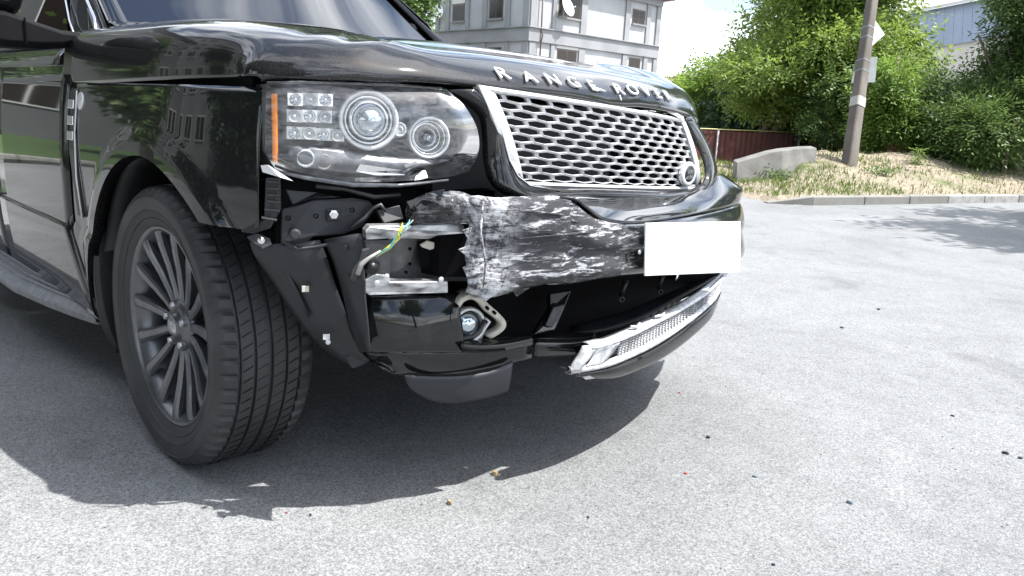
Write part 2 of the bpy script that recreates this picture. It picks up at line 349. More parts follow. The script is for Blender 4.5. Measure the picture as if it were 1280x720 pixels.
# bank of soil and dry grass behind the kerb
def bank():
    m = bpy.data.materials.new('sandy_bank'); m.use_nodes = True; nt = m.node_tree; p = nt.nodes['Principled BSDF']; L = nt.links.new
    tc = nt.nodes.new('ShaderNodeTexCoord')
    def noise(s, d=6): n = nt.nodes.new('ShaderNodeTexNoise'); n.inputs['Scale'].default_value = s; n.inputs['Detail'].default_value = d; L(tc.outputs['Object'], n.inputs['Vector']); return n.outputs['Fac']
    r = nt.nodes.new('ShaderNodeValToRGB'); e = r.color_ramp.elements; e[0].position = .33; e[0].color = (.11, .135, .045, 1); e[1].position = .52; e[1].color = (.27, .225, .165, 1); k = e.new(.40); k.color = (.20, .18, .115, 1)
    L(noise(.9), r.inputs['Fac'])
    r2 = nt.nodes.new('ShaderNodeValToRGB'); r2.color_ramp.elements[0].position = .3; r2.color_ramp.elements[0].color = (.55, .55, .55, 1); r2.color_ramp.elements[1].position = .7; r2.color_ramp.elements[1].color = (1.15, 1.15, 1.15, 1); L(noise(14), r2.inputs['Fac'])
    mx = nt.nodes.new('ShaderNodeMixRGB'); mx.blend_type = 'MULTIPLY'; mx.inputs[0].default_value = 1; L(r.outputs[0], mx.inputs[1]); L(r2.outputs[0], mx.inputs[2]); L(mx.outputs[0], p.inputs['Base Color'])
    p.inputs['Roughness'].default_value = .95; b = nt.nodes.new('ShaderNodeBump'); b.inputs['Strength'].default_value = .8; b.inputs['Distance'].default_value = .03; L(noise(25), b.inputs['Height']); L(b.outputs[0], p.inputs['Normal']); return m
M['bank'] = bank()
prof_d = np.array([0, .12, .16, .4, .8, 1.2, 1.6, 2.0, 2.5, 3.0, 3.6, 4.4, 5.5, 8, 200]); prof_h = np.array([-.04, .07, .10, .14, .24, .36, .46, .52, .54, .50, .40, .24, .06, -.02, -.05])
def kerb_dist(x, y):
    best = np.full(np.shape(x), 1e9); sgn = np.ones(np.shape(x)); ss = np.zeros(np.shape(x))
    for i in range(len(KL) - 1):
        a, b = KL[i], KL[i + 1]; e = b - a; L2 = (e ** 2).sum(); tt = np.clip(((x - a[0]) * e[0] + (y - a[1]) * e[1]) / L2, 0, 1)
        dx, dy = x - a[0] - tt * e[0], y - a[1] - tt * e[1]; dd = np.hypot(dx, dy); m = dd < best
        best = np.where(m, dd, best); sgn = np.where(m, np.sign(e[0] * dy - e[1] * dx), sgn); ss = np.where(m, KC[i] + tt * math.sqrt(L2) - KC[5], ss)
    return best * sgn, ss
def bank_h(x, y):
    x = np.asarray(x, float); y = np.asarray(y, float); dd, s = kerb_dist(x, y)
    f = np.clip((s - .4) / 2.8, 0, 1); f = f * f * (3 - 2 * f); h = np.interp(dd, prof_d, prof_h)
    n1 = fbm(x * .9 + 30, y * .9 + 30, 3) - .5; n2 = fbm(x * 4 + 30, y * 4 + 30, 5) - .5
    z = np.where(h > .10, .10 + (h - .10) * (.16 + .84 * f), h) + (n1 * .30 + n2 * .12) * np.clip(dd * .6, 0, 1)
    lo = np.clip((s + 1.2) / 1.2, 0, 1)          # where the kerb is dropped the ground runs down to the road
    return np.where(dd < .6, z * lo + (dd * .12 - .02) * (1 - lo), z)
gx = np.concatenate([np.arange(-60, -12, 3.), np.arange(-12, 1.2, .11), np.arange(1.2, 30, 2.)]); gy = np.concatenate([np.arange(6.9, 19, .11), np.arange(19, 100, 2.)])
GX, GY = np.meshgrid(gx, gy, indexing='ij'); GZ = bank_h(GX, GY); DD, _ = kerb_dist(GX, GY); nx_, ny_ = GX.shape
keep = DD > -.10
F = [(i * ny_ + j, (i + 1) * ny_ + j, (i + 1) * ny_ + j + 1, i * ny_ + j + 1) for i in range(nx_ - 1) for j in range(ny_ - 1) if keep[i, j] and keep[i + 1, j] and keep[i, j + 1] and keep[i + 1, j + 1]]
bank_o = obj('grass_verge', np.stack([GX, GY, GZ], -1).reshape(-1, 3), F, M['bank'], kind='structure')
def bank_z(x, y): return float(bank_h(np.array([x]), np.array([y]))[0])

# grass blades on the verge, in patches
M['grass'] = leaf_mat('grass_blades', (.06, .12, .02), (.10, .18, .03), (.22, .21, .09), .3)
M['grass_dry'] = leaf_mat('dry_grass_blades', (.16, .15, .07), (.22, .19, .11), (.12, .15, .05), .3)
def grass(name, n, dens, mt, hmin, hmax):
    V = []; F = []; cnt = 0
    X_ = rng.uniform(-8, .5, n * 14); Y_ = rng.uniform(7.2, 17.5, n * 14); D2, S2 = kerb_dist(X_, Y_); Z_ = bank_h(X_, Y_); cl_ = fbm(X_ * .9 + 30, Y_ * .9 + 30, 9)
    for q in range(len(X_)):
        if cnt >= n: break
        if D2[q] < .17 or D2[q] > 4.5 or rng.random() > dens(S2[q], D2[q], cl_[q]): continue
        p = (X_[q], Y_[q], Z_[q])
        h = rng.uniform(hmin, hmax); a = rng.random() * 6.283; wd = rng.uniform(.004, .009); lx, ly = rng.normal(0, .35, 2) * h
        b = len(V); ca, sa = math.cos(a) * wd, math.sin(a) * wd
        V += [(p[0] - ca, p[1] - sa, p[2] - .01), (p[0] + ca, p[1] + sa, p[2] - .01), (p[0] + lx * .5 + ca * .6, p[1] + ly * .5 + sa * .6, p[2] + h * .65), (p[0] + lx, p[1] + ly, p[2] + h)]
        F += [(b, b + 1, b + 2), (b, b + 2, b + 3)]; cnt += 1
    return obj(name, V, F, mt, kind='stuff', smooth=False)
g1 = grass('green_grass', 9000, lambda s, o, f: (1 if s < 2.6 and o < 1.5 else .6 if s < 1.6 else .25 if o < .35 else .05) + (.5 if f > .60 else 0), M['grass'], .03, .10)
g2 = grass('dry_grass', 3800, lambda s, o, f: .25 if s > 1 else .1, M['grass_dry'], .02, .07)
tag(g1, 'green grass growing in patches on the verge', 'grass'); tag(g2, 'straw coloured dry grass on the sandy bank', 'grass')

# ================================================================== the car
car = empty('suv', (0, 0, 0))
tag(car, 'black luxury SUV with smashed front bumper corner parked on the asphalt', 'car')
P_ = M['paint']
def side_y(x, z, flare=True):
    """near-side body surface (y is negative on that side)"""
    y = .974 - .30 * max(0, z - .74) ** 2 - .20 * max(0, .66 - z) ** 2
    if z < .56: y += .010 * min(1, (.56 - z) / .012)
    y -= .36 * max(0, x - .10) ** 2
    if flare:
        r = math.hypot(x, z - .365)
        if r < .535: t = min(1, (.535 - r) / .03); y += .012 * (t * t * (3 - 2 * t))
    return -y
def mirror(o, name=None):
    """the same panel on the other flank"""
    V = [(v.co.x, -v.co.y, v.co.z) for v in o.data.vertices]; F = [tuple(reversed(p.vertices)) for p in o.data.polygons]
    q = obj(name or o.name.split('.')[0], V, F, o.data.materials[0], car, True)
    for md in o.modifiers:
        if md.type == 'SOLIDIFY': solid(q, md.thickness, md.offset)
    return q
# --- fender
def fender(mirrored=False):
    x0, x1, z0, z1 = -.618, .500, .285, 1.0
    def outer(th):
        c, s = math.cos(th), math.sin(th); t = 9
        zb = .70 if c > 0 else z0
        if c > 1e-6: t = min(t, x1 / c)
        if c < -1e-6: t = min(t, x0 / c)
        if s > 1e-6: t = min(t, (z1 - .365) / s)
        if s < -1e-6: t = min(t, (zb - .365) / s)
        return t
    a0 = math.atan2(.345, .50); a1 = math.pi + math.asin(.08 / .46); c1 = math.atan2(z1 - .365, x1); c2 = math.atan2(z1 - .365, x0)
    TH = list(np.linspace(a0, c1, 14)) + list(np.linspace(c1, c2, 40))[1:] + list(np.linspace(c2, a1, 22))[1:]
    rr = [0, .012, .03, .05, .07, .085, .10, .12, .15]
    V = []; nR = 0
    for th in TH:
        ro = outer(th); ri = min(.458, ro - .02)
        if th > 2.75: ri += (th - 2.75) * .11
        if th < 1.2: ri = min(max(ri, .332 / math.sin(th)), ro - .012)
        rs = [ri + q * min(1, (ro - ri) / .22) for q in rr]; rs += list(np.linspace(rs[-1], ro, 9))[1:]; nR = len(rs)
        for k, r in enumerate(rs):
            x = r * math.cos(th); z = .365 + r * math.sin(th); y = side_y(x, z)
            V.append((x, y, z))
    m = len(TH)
    F = [(i * nR + k, (i + 1) * nR + k, (i + 1) * nR + k + 1, i * nR + k + 1) for i in range(m - 1) for k in range(nR - 1)]
    # lip turned inward round the opening
    b = len(V)
    for i in range(m):
        x, y, z = V[i * nR]; V.append((x * .99, y + .03, .365 + (z - .365) * .99))
    F += [(i * nR, b + i, b + i + 1, (i + 1) * nR) for i in range(m - 1)]
    return V, F
V, F = fender()
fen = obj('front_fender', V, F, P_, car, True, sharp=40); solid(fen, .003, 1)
fl_m = mirror(fen)
for v in fl_m.data.vertices:      # the far front corner sits further back
    if v.co.x > 0: v.co.x *= .70
# --- doors, rear quarter (near side), panel by panel as x-z grids on the body surface
def zlevels(a, b, n): return [a + (b - a) * i / n for i in range(n + 1)]
def flank(name, x0, x1, z0, z1, nx=10, nz=12, hole=None, mt=None, slant=0):
    V = []; F = []
    zs = sorted(set(zlevels(z0, z1, nz) + ([.559, .547] if z0 < .55 < z1 else [])))
    for i in range(nx + 1):
        for z in zs:
            x = x0 + (x1 - x0) * i / nx
            if slant and z < .56: x += slant * (.56 - z) / .28 * (i / nx)
            y = side_y(x, z, False)
            if x < -2.2: y += .05 * (x + 2.2) ** 2
            V.append((x, y, z))
    n = len(zs)
    for i in range(nx):
        for k in range(n - 1):
            cx = (V[i * n + k][0] + V[(i + 1) * n + k][0]) / 2; cz = (zs[k] + zs[k + 1]) / 2
            if hole and math.hypot(cx - hole[0], cz - hole[1]) < hole[2]: continue
            F.append((i * n + k, (i + 1) * n + k, (i + 1) * n + k + 1, i * n + k + 1))
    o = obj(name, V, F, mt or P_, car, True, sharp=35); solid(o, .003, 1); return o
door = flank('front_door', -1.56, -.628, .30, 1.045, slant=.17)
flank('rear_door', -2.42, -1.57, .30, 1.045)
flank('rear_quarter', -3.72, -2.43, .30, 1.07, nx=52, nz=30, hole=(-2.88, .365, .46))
for s in (('front_door', -1.56, -.628), ('rear_door', -2.42, -1.57)):
    o = flank(s[0], s[1], s[2], .30, 1.045); V = [(v.co.x, -v.co.y, v.co.z) for v in o.data.vertices]
    for v, c in zip(o.data.vertices, V): v.co = c
    o.data.flip_normals()
o = flank('rear_quarter', -3.72, -2.43, .30, 1.07, nx=52, nz=30, hole=(-2.88, .365, .46))
for v in o.data.vertices: v.co.y = -v.co.y
o.data.flip_normals()
# shoulder of the doors rolling in to the window sill, in step with the bonnet side
def shoulder(x0, x1, name):
    rows = []
    for x in np.linspace(x0, x1, 6):
        dz = .012 * (x + .63) * -.6
        rows.append([(x, side_y(x, 1.045, False), 1.046), (x, -.934, 1.075), (x, -.918, 1.094), (x, -.895, 1.108), (x, -.87, 1.113)])
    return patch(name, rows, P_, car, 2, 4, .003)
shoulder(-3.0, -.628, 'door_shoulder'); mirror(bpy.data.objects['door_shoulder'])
for s in (-1, 1):
    m = MB().tube([(-3.0, s * .893, 1.116), (-.70, s * .893, 1.116)], .006, 6); m.build('sill_trim', M['plastic'], car, True)

# --- bonnet: stations from windscreen to nose, each across the car
def bon(x, dx, ys, zs):
    out = []
    for y, z in zip(ys, zs):
        out.append((x + dx(y), y, z))
    return out
def hood_rows():
    rows = []
    Y = [-.952, -.950, -.943, -.918, -.845, -.74, -.62, -.50, -.30, 0, .30, .50, .62, .74, .845, .918, .943, .950, .952]
    #  z half profiles: side edge ... ridge ... centre
    Z = {
        -.70: [.990, 1.040, 1.098, 1.142, 1.167, 1.178, 1.180, 1.176, 1.200, 1.212],
        -.25: [1.000, 1.045, 1.098, 1.140, 1.165, 1.175, 1.176, 1.168, 1.185, 1.197],
        .05: [1.008, 1.050, 1.097, 1.137, 1.160, 1.168, 1.170, 1.160, 1.172, 1.178],
        .25: [1.014, 1.052, 1.091, 1.127, 1.149, 1.158, 1.160, 1.148, 1.154, 1.158],
        .40: [1.018, 1.050, 1.080, 1.110, 1.130, 1.140, 1.142, 1.130, 1.134, 1.136]}
    for x in (-.70, -.25, .05, .25, .40):
        z = Z[x]; z = z + z[-2::-1]
        r = []
        for k, (y, zz) in enumerate(zip(Y, z)):
            t = max(0, x) ** 2 * .26; yy = y * (1 - t)
            xx = x - (.14 * (y + .95) / 1.9 if x > .3 else .07 * (y + .95) / 1.9 if x > .1 else 0)
            r.append((xx, yy, zz))
        rows.append(r)
    # nose: the front rolls down to the grille and lamps
    A = [(.462, -.925, 1.021), (.468, -.918, 1.045), (.478, -.895, 1.068), (.495, -.855, 1.088), (.515, -.80, 1.102), (.535, -.72, 1.114), (.55, -.62, 1.116), (.56, -.50, 1.106), (.57, -.30, 1.106), (.555, 0, 1.104), (.52, .30, 1.098), (.48, .50, 1.090), (.45, .62, 1.092), (.41, .72, 1.088), (.38, .79, 1.075), (.355, .845, 1.060), (.335, .885, 1.04), (.325, .908, 1.02), (.32, .915, .995)]
    B = [(.492, -.912, 1.022), (.505, -.902, 1.035), (.522, -.878, 1.050), (.548, -.84, 1.062), (.576, -.785, 1.072), (.600, -.71, 1.080), (.622, -.615, 1.082), (.638, -.50, 1.076), (.648, -.30, 1.074), (.636, 0, 1.072), (.602, .30, 1.066), (.555, .50, 1.056), (.52, .61, 1.052), (.475, .71, 1.044), (.435, .78, 1.034), (.40, .83, 1.02), (.37, .872, 1.005), (.350, .895, .992), (.345, .902, .978)]
    Cc = [(.502, -.905, 1.018), (.522, -.893, 1.022), (.545, -.868, 1.025), (.575, -.83, 1.028), (.606, -.775, 1.030), (.634, -.705, 1.033), (.660, -.61, 1.036), (.680, -.50, 1.035), (.694, -.30, 1.028), (.682, 0, 1.022), (.646, .30, 1.010), (.596, .50, .997), (.556, .61, .990), (.508, .70, .984), (.465, .77, .978), (.428, .82, .972), (.395, .862, .966), (.370, .886, .960), (.360, .893, .955)]
    D_ = [(x - .035 if i > 3 and i < 16 else x - .01, y * .995, z - .006) for i, (x, y, z) in enumerate(Cc)]
    rows += [A, B, Cc, D_]
    return rows
def crumple(G):
    x, y, z = G[..., 0], G[..., 1], G[..., 2]
    m = np.exp(-((x - .50) / .10) ** 2 - ((y + .66) / .10) ** 2)
    G[..., 2] = z - .006 * m * (1 + np.sin(x * 60 + y * 25))
    m2 = np.exp(-((x - .66) / .06) ** 2 - ((y - .02) / .10) ** 2); G[..., 2] -= .012 * m2
    return G
hood = patch('bonnet', hood_rows(), M['paint_hood'], car, 5, 4, .004, crumple)
# rear scuttle and a black strip painting the shade of the bonnet gap
mb = MB().box((-.80, 0, 1.13), (.24, 1.72, .02)); mb.build('scuttle_panel', M['plastic'], car, bev=.004)
mb = MB()
mb.slab([(-.60, -.93, .985), (.46, -.905, 1.0), (.46, -.905, 1.03), (-.60, -.93, 1.01)], .01); mb.build('shut_line_shade', M['void'], car)
# chrome stud standing in for a glint at the rear corner of the bonnet
MB().lathe([(.006, 0), (.005, .006), (0, .007)], (-.47, -.893, 1.128), (0, -.7, .7), 10).build('glint_stud', M['chrome'], car, True)

# --- lettering on the nose
M['letter'] = mat('pale_silver_letters', (.72, .72, .73), .4, metal=.2)
xs = [-.385, -.298, -.212, -.128, -.045, .075, .148, .222, .292, .362]
dg = bpy.context.evaluated_depsgraph_get(); bpy.context.view_layer.update(); hood_e = hood.evaluated_get(dg)
def nose_at(y):
    yy = np.array([-.50, -.30, 0, .30, .50]); p = Vector((np.interp(y, yy, [.654, .667, .655, .620, .573]) + .02, y, np.interp(y, yy, [1.062, 1.058, 1.053, 1.045, 1.032]) + .015))
    ok, q, n, _ = hood_e.closest_point_on_mesh(p)
    if n.x < 0: n = -n
    return q, n
for k, (ch, y) in enumerate(zip('RANGEROVER', xs)):
    me = text_mesh(ch, .053, .002); me.materials.append(M['letter'])
    o = bpy.data.objects.new('letter', me); COL.objects.link(o); o.parent = car
    p, n1 = nose_at(y); p2, n2 = nose_at(y + .02); p1, n0 = nose_at(y - .02)
    nn = (n0 + n1 + n2).normalized(); tx = (p2 - p1).normalized(); tx = (tx - nn * tx.dot(nn)).normalized(); up = nn.cross(tx)
    mt = Matrix((tx * 1.28, up, nn)).transposed().to_4x4(); o.matrix_local = Matrix.Translation(p + nn * .0045 - up * .017) @ mt @ Matrix.Rotation(R(-10 if k == 5 else 0), 4, 'Z')
    bevel(o, .0008, 1, 60)
MB().tube([(0.665, 0.067, 1.036), (0.67, 0.07, 1.021), (0.675, 0.076, 1.004)], [.004, .003, .001], 6).build('paint_chip', M['silver'], car)
MB().tube([(0.668, -0.06, 1.052), (0.668, -0.026, 1.046), (0.666, 0.007, 1.043)], [.0015, .004, .0015], 6).build('paint_chip', M['silver'], car)

M['radiator'] = mat('dusty_radiator', (.035, .033, .04), .7)
# --- cabin
def quad(name, pts, mt, th=.005): return MB().slab(pts, th).build(name, mt, car)
gl = M['glass']
ws = [[(-.72, -.80, 1.165), (-.70, -.4, 1.185), (-.69, 0, 1.19), (-.70, .4, 1.185), (-.72, .80, 1.165)],
      [(-1.05, -.765, 1.38), (-1.02, -.38, 1.40), (-1.01, 0, 1.41), (-1.02, .38, 1.40), (-1.05, .765, 1.38)],
      [(-1.42, -.70, 1.64), (-1.38, -.35, 1.66), (-1.37, 0, 1.67), (-1.38, .35, 1.66), (-1.42, .70, 1.64)]]
ws = [[(x - .105 * (y + .8), y, z) for x, y, z in r] for r in ws]
patch('windscreen', ws, gl, car, 6, 6, .004)
patch('roof', [[(-1.42, -.70, 1.645), (-1.38, -.35, 1.675), (-1.37, 0, 1.68), (-1.38, .35, 1.675), (-1.42, .70, 1.645)],
               [(-2.3, -.72, 1.70), (-2.3, -.36, 1.74), (-2.3, 0, 1.745), (-2.3, .36, 1.74), (-2.3, .72, 1.70)],
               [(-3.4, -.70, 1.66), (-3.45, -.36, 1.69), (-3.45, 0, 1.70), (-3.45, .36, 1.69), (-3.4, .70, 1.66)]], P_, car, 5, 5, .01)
for s in (-1, 1):
    fx = -.17 if s > 0 else 0
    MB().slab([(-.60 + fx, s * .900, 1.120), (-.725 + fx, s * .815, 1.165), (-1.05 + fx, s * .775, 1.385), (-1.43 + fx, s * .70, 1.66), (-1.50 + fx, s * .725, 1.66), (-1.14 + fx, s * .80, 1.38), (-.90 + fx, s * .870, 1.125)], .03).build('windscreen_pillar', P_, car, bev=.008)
    MB().tube([(-.655 + fx, s * .868, 1.14), (-.76 + fx, s * .836, 1.20), (-1.09 + fx, s * .795, 1.385), (-1.45 + fx, s * .72, 1.655)], .005, 6).build('pillar_trim', M['chrome'], car, True)
    MB().tube([(-.80 + fx, s * .884, 1.13), (-.94 + fx, s * .86, 1.20), (-1.17 + fx, s * .815, 1.375), (-1.5 + fx, s * .74, 1.64)], .004, 6).build('pillar_trim', M['chrome'], car, True)
    MB().slab([(-.93, s * .868, 1.12), (-1.16, s * .815, 1.37), (-1.52, s * .735, 1.62), (-2.35, s * .735, 1.65), (-2.42, s * .868, 1.12)], .005).build('side_window', gl, car)
    MB().slab([(-2.50, s * .868, 1.12), (-2.42, s * .735, 1.65), (-3.25, s * .72, 1.62), (-3.45, s * .86, 1.12)], .005).build('side_window', gl, car)
    MB().slab([(-2.40, s * .875, 1.10), (-2.34, s * .735, 1.67), (-2.44, s * .735, 1.67), (-2.52, s * .875, 1.10)], .03).build('door_pillar', M['plastic'], car)
    MB().slab([(-3.45, s * .88, 1.07), (-3.22, s * .72, 1.66), (-3.42, s * .71, 1.66), (-3.78, s * .86, 1.07)], .03).build('tailgate_pillar', P_, car)
patch('tailgate', [[(-3.43, -.69, 1.66), (-3.45, 0, 1.69), (-3.43, .69, 1.66)], [(-3.70, -.80, 1.15), (-3.75, 0, 1.17), (-3.70, .80, 1.15)], [(-3.74, -.86, .75), (-3.82, 0, .75), (-3.74, .86, .75)], [(-3.76, -.88, .40), (-3.86, 0, .40), (-3.76, .88, .40)]], P_, car, 5, 5, .01)
# dark cabin inside: dashboard, seats
MB().box((-1.05, 0, 1.02), (.5, 1.5, .22)).build('dashboard', M['plastic'], car, bev=.05)
for y in (-.38, .38):
    MB().box((-1.75, y, .85), (.5, .5, .25)).box((-2.0, y, 1.18), (.16, .5, .62)).build('seat', M['plastic'], car, bev=.06)
    MB().box((-2.02, y, 1.55), (.1, .26, .18)).build('headrest', M['plastic'], car, bev=.04)
MB().box((-2.0, 0, .36), (3.4, 1.3, .16)).build('floor_pan', M['void'], car)
MB().box((-3.2, 0, .55), (1.0, 1.2, .3)).build('boot_floor', M['void'], car)
MB().tube([(-.62, -.66, 1.192), (-.66, -.3, 1.205), (-.68, .1, 1.207)], [.008, .006, .004], 6).build('wiper', M['plastic'], car, True)
MB().tube([(-.62, .05, 1.200), (-.66, .4, 1.205), (-.68, .75, 1.18)], [.008, .006, .004], 6).build('wiper', M['plastic'], car, True)
MB().tube([(-.60, -.76, 1.178), (-.64, -.72, 1.190), (-.68, -.50, 1.20)], [.012, .010, .006], 6).build('wiper', M['plastic'], car, True)

# --- door mirror
M['plastic_matt'] = mat('matt_black_plastic', (.004, .004, .005), .7, spec=.15)
for s in (-1,):
    mr = empty('door_mirror', (-.76, s * 1.0, 1.12), car)
    V = []
    for (y, x0, x1, z0, z1) in ((.90, -.80, -.66, 1.118, 1.150), (.955, -.83, -.665, 1.098, 1.150), (1.01, -.85, -.67, 1.092, 1.165), (1.10, -.86, -.675, 1.090, 1.190), (1.22, -.85, -.69, 1.105, 1.195), (1.27, -.83, -.72, 1.14, 1.19)):
        V += [(x0, s * y, z0), (x1 - .03, s * y, z0), (x1, s * y, z0 + .016), (x1, s * y, z1 - .01), (x1 - .02, s * y, z1), (x0, s * y, z1)]
    mbm = MB().add(V, [(i * 6 + k, i * 6 + (k + 1) % 6, i * 6 + 6 + (k + 1) % 6, i * 6 + 6 + k) for i in range(5) for k in range(6)] + [tuple(range(6)), tuple(range(35, 29, -1))])
    mbm.build('mirror_base', M['plastic_matt'], mr, bev=.006)
    MB().box((-.668, s * 1.055, 1.138), (.006, .004, .075)).build('housing_seam', M['void'], mr)
    rows2 = []
    for (y, zc, hh, ww) in ((1.035, 1.26, .02, .03), (1.05, 1.26, .062, .085), (1.07, 1.262, .078, .10), (1.15, 1.265, .084, .105), (1.23, 1.26, .07, .09), (1.28, 1.25, .03, .04)):
        rows2.append([(-.77 + ww * math.cos(q), s * y, zc + hh * math.sin(q)) for q in np.linspace(0, 2 * math.pi, 13)])
    patch('mirror_cover', rows2, P_, mr, 3, 3, 0)
    MB().box((-.835, s * 1.15, 1.25), (.012, .2, .13)).build('mirror_glass', M['chrome'], mr, bev=.004)

# --- fender vent and badge
vent = empty('side_vent', (-.60, -.97, .80), car)
def sy(x, z, o=.004): return side_y(x, z) - o
MB().slab([(-.622, sy(-.62, .985), .975), (-.548, sy(-.55, .975), .978), (-.560, sy(-.56, .80), .80), (-.515, sy(-.515, .60, .006), .602), (-.565, sy(-.565, .60, .006), .602), (-.618, sy(-.62, .80), .80)], .01).build('vent_panel', M['plastic'], vent, bev=.002)
for z in (.935, .887, .842):
    MB().slab([(-.614, sy(-.61, z + .014, .010), z + .013), (-.560, sy(-.56, z + .014, .010), z + .013), (-.560, sy(-.56, z - .012, .010), z - .014), (-.614, sy(-.61, z - .012, .010), z - .014)], .008).build('vent_bar', M['chrome'], vent, bev=.002)
MB().tube([(-.548, sy(-.55, .975), .975), (-.553, sy(-.553, .85), .85), (-.540, sy(-.54, .72, .008), .72), (-.512, sy(-.512, .60, .008), .60)], .003, 6).build('vent_edge', M['silver'], vent, True)
bd = MB().lathe([(.001, .006), (.024, .005), (.026, .002), (.026, 0)], (-.515, side_y(-.515, .945), .945), (0, -1, .12), 24)
b0 = Vector((-.515, side_y(-.515, .945), .945)); bd.V = [(b0.x + (v[0] - b0.x) * .9, v[1], v[2]) for v in bd.V]
bd.build('fender_badge', M['silver'], car, True)

# --- running board
rb = empty('running_board', (-1.4, -.95, .26), car)
for s in (-1, 1):
    V = []; st = [(-2.38, 1.060), (-1.20, 1.045), (-.90, 1.005), (-.72, .972), (-.60, .945)]
    for x, w_ in st:
        for y, z in ((.88, .322), (w_ - .02, .286), (w_, .268), (w_ - .008, .238), (.86, .235)): V.append((x, s * y, z))
    F = [(i * 5 + k, i * 5 + (k + 1) % 5, (i + 1) * 5 + (k + 1) % 5, (i + 1) * 5 + k) for i in range(4) for k in range(5)] + [(0, 1, 2, 3, 4), (24, 23, 22, 21, 20)]
    mb = MB(); mb.add(V, F); mb.build('step_body', M['step_mat'], rb, bev=.006)
    for k in range(6):
        f = .12 + .15 * k; P = [(x, s * (.88 + (w_ - .02 - .88) * f), .322 - .036 * f + .003) for x, w_ in st]
        MB().tube(P, .0055, 5).build('step_rib', M['step_mat'], rb)
M['step'] = M['steel_dark']
MB().slab([(-2.4, -.905, .33), (-.50, -.905, .33), (-.50, -.89, .24), (-2.4, -.89, .24)], .02).build('sill', M['plastic'], car)
# mud flap behind the front wheel
for s in (-1, 1):
    rows = [[(-.455, s * .968, .572), (-.450, s * .90, .575), (-.445, s * .78, .575)], [(-.456, s * .976, .42), (-.452, s * .90, .42), (-.448, s * .76, .42)], [(-.452, s * .966, .29), (-.448, s * .88, .29), (-.445, s * .76, .29)], [(-.445, s * .930, .185), (-.440, s * .87, .165), (-.435, s * .76, .165)]]
    patch('mud_flap', rows, M['plastic'], car, 4, 4, .014)
# arch liners
for (cx, nm) in ((0, 'front'), (-2.88, 'rear')):
    for s in (-1, 1):
        rows = [[(cx + .47 * math.cos(t), s * y, .365 + .47 * math.sin(t)) for y in (.945, .80, .60)] for t in np.linspace(R(-8 if cx else 62), R(190), 12)]
        patch('arch_liner', rows, M['plastic'], car, 3, 2, .004)
    MB().box((cx, 0, .62), (1.0, 1.18, .58)).build('wheel_well_wall', M['void'], car)

# --- wheels
wheel = empty('wheel', (0, -.83, .372), car)
def tyre():
    n = 240; V = []; F = []
    # (radius, y offset from the inner side to the outer), half width .127
    half = [(.268, -.105), (.280, -.112), (.290, -.1165), (.292, -.1195), (.294, -.1180), (.310, -.1245), (.312, -.1270), (.314, -.1255), (.328, -.1280), (.345, -.1280), (.347, -.1300), (.3495, -.1265), (.358, -.123), (.3665, -.116), (.3725, -.108)]
    ribs = [(-.108, -.083), (-.074, -.045), (-.036, -.006), (.006, .036), (.045, .074), (.083, .108)]
    prof = [(r, y) for r, y in half]
    for k, (a, b) in enumerate(ribs):
        cr = lambda y: .3800 - .0075 * (abs(y) / .108) ** 2.2
        if k: prof += [(cr(a) - .009, a - .0015), (cr(a), a)]
        prof += [(cr((a + b) / 2), (a + b) / 2), (cr(b), b)]
        if k < 5: prof += [(cr(b) - .009, b + .0015)]
    prof += [(r, -y) for r, y in half[::-1]][1:] + [(.262, .10), (.262, -.10)]
    m = len(prof)
    for i in range(n):
        q = 2 * math.pi * i / n
        for j, (r, y) in enumerate(prof):
            rr = r
            # shoulder sipes: every fourth slice of the outer ribs is cut down
            if r > .345 and .083 <= abs(y) <= .124 and i % 4 == 0: rr = r - (.008 if r > .362 else .004)
            qq = q + (.012 * (abs(y) - .08) / .03 if abs(y) > .08 else 0)
            V.append((rr * math.cos(qq), y, rr * math.sin(qq)))
    F = [(i * m + j, i * m + (j + 1) % m, ((i + 1) % n) * m + (j + 1) % m, ((i + 1) % n) * m + j) for i in range(n) for j in range(m)]
    return V, F
V, F = tyre(); ty = obj('tyre', V, F, M['rubber'], wheel, True, local=True, sharp=32)
bm = bmesh.new(); bm.from_mesh(ty.data); bmesh.ops.recalc_face_normals(bm, faces=bm.faces); bm.to_mesh(ty.data); bm.free()
# fine slanted sipes on the middle ribs
sp = MB()
for k in range(84):
    q = 2 * math.pi * k / 84
    for y0, y1, d in ((-.072, -.047, .03), (-.034, -.008, .03), (.008, .034, .03), (.047, .072, .03)):
        a, b = q, q + d; rad = .3797
        p0 = Vector((rad * math.cos(a), y0, rad * math.sin(a))); p1 = Vector((rad * math.cos(b), y1, rad * math.sin(b)))
        sp.box((p0 + p1) / 2, ((p1 - p0).length, .0012, .0012), ((p1 - p0).normalized(), Vector((math.cos(q), 0, math.sin(q))).cross((p1 - p0).normalized()).normalized(), Vector((math.cos(q), 0, math.sin(q)))))
sp.build('tread_sipes', M['void'], wheel, local=True, kind='stuff')
yo = -.105   # outer face of the rim (local)
rb_ = MB().lathe([(.262, .10), (.240, .09), (.232, .02), (.236, -.06), (.246, -.085), (.256, -.098), (.264, -.108), (.270, -.107), (.271, -.100)], (0, 0, 0), (0, 1, 0), 96)
rb_.build('rim_barrel', M['rim'], wheel, True, local=True)
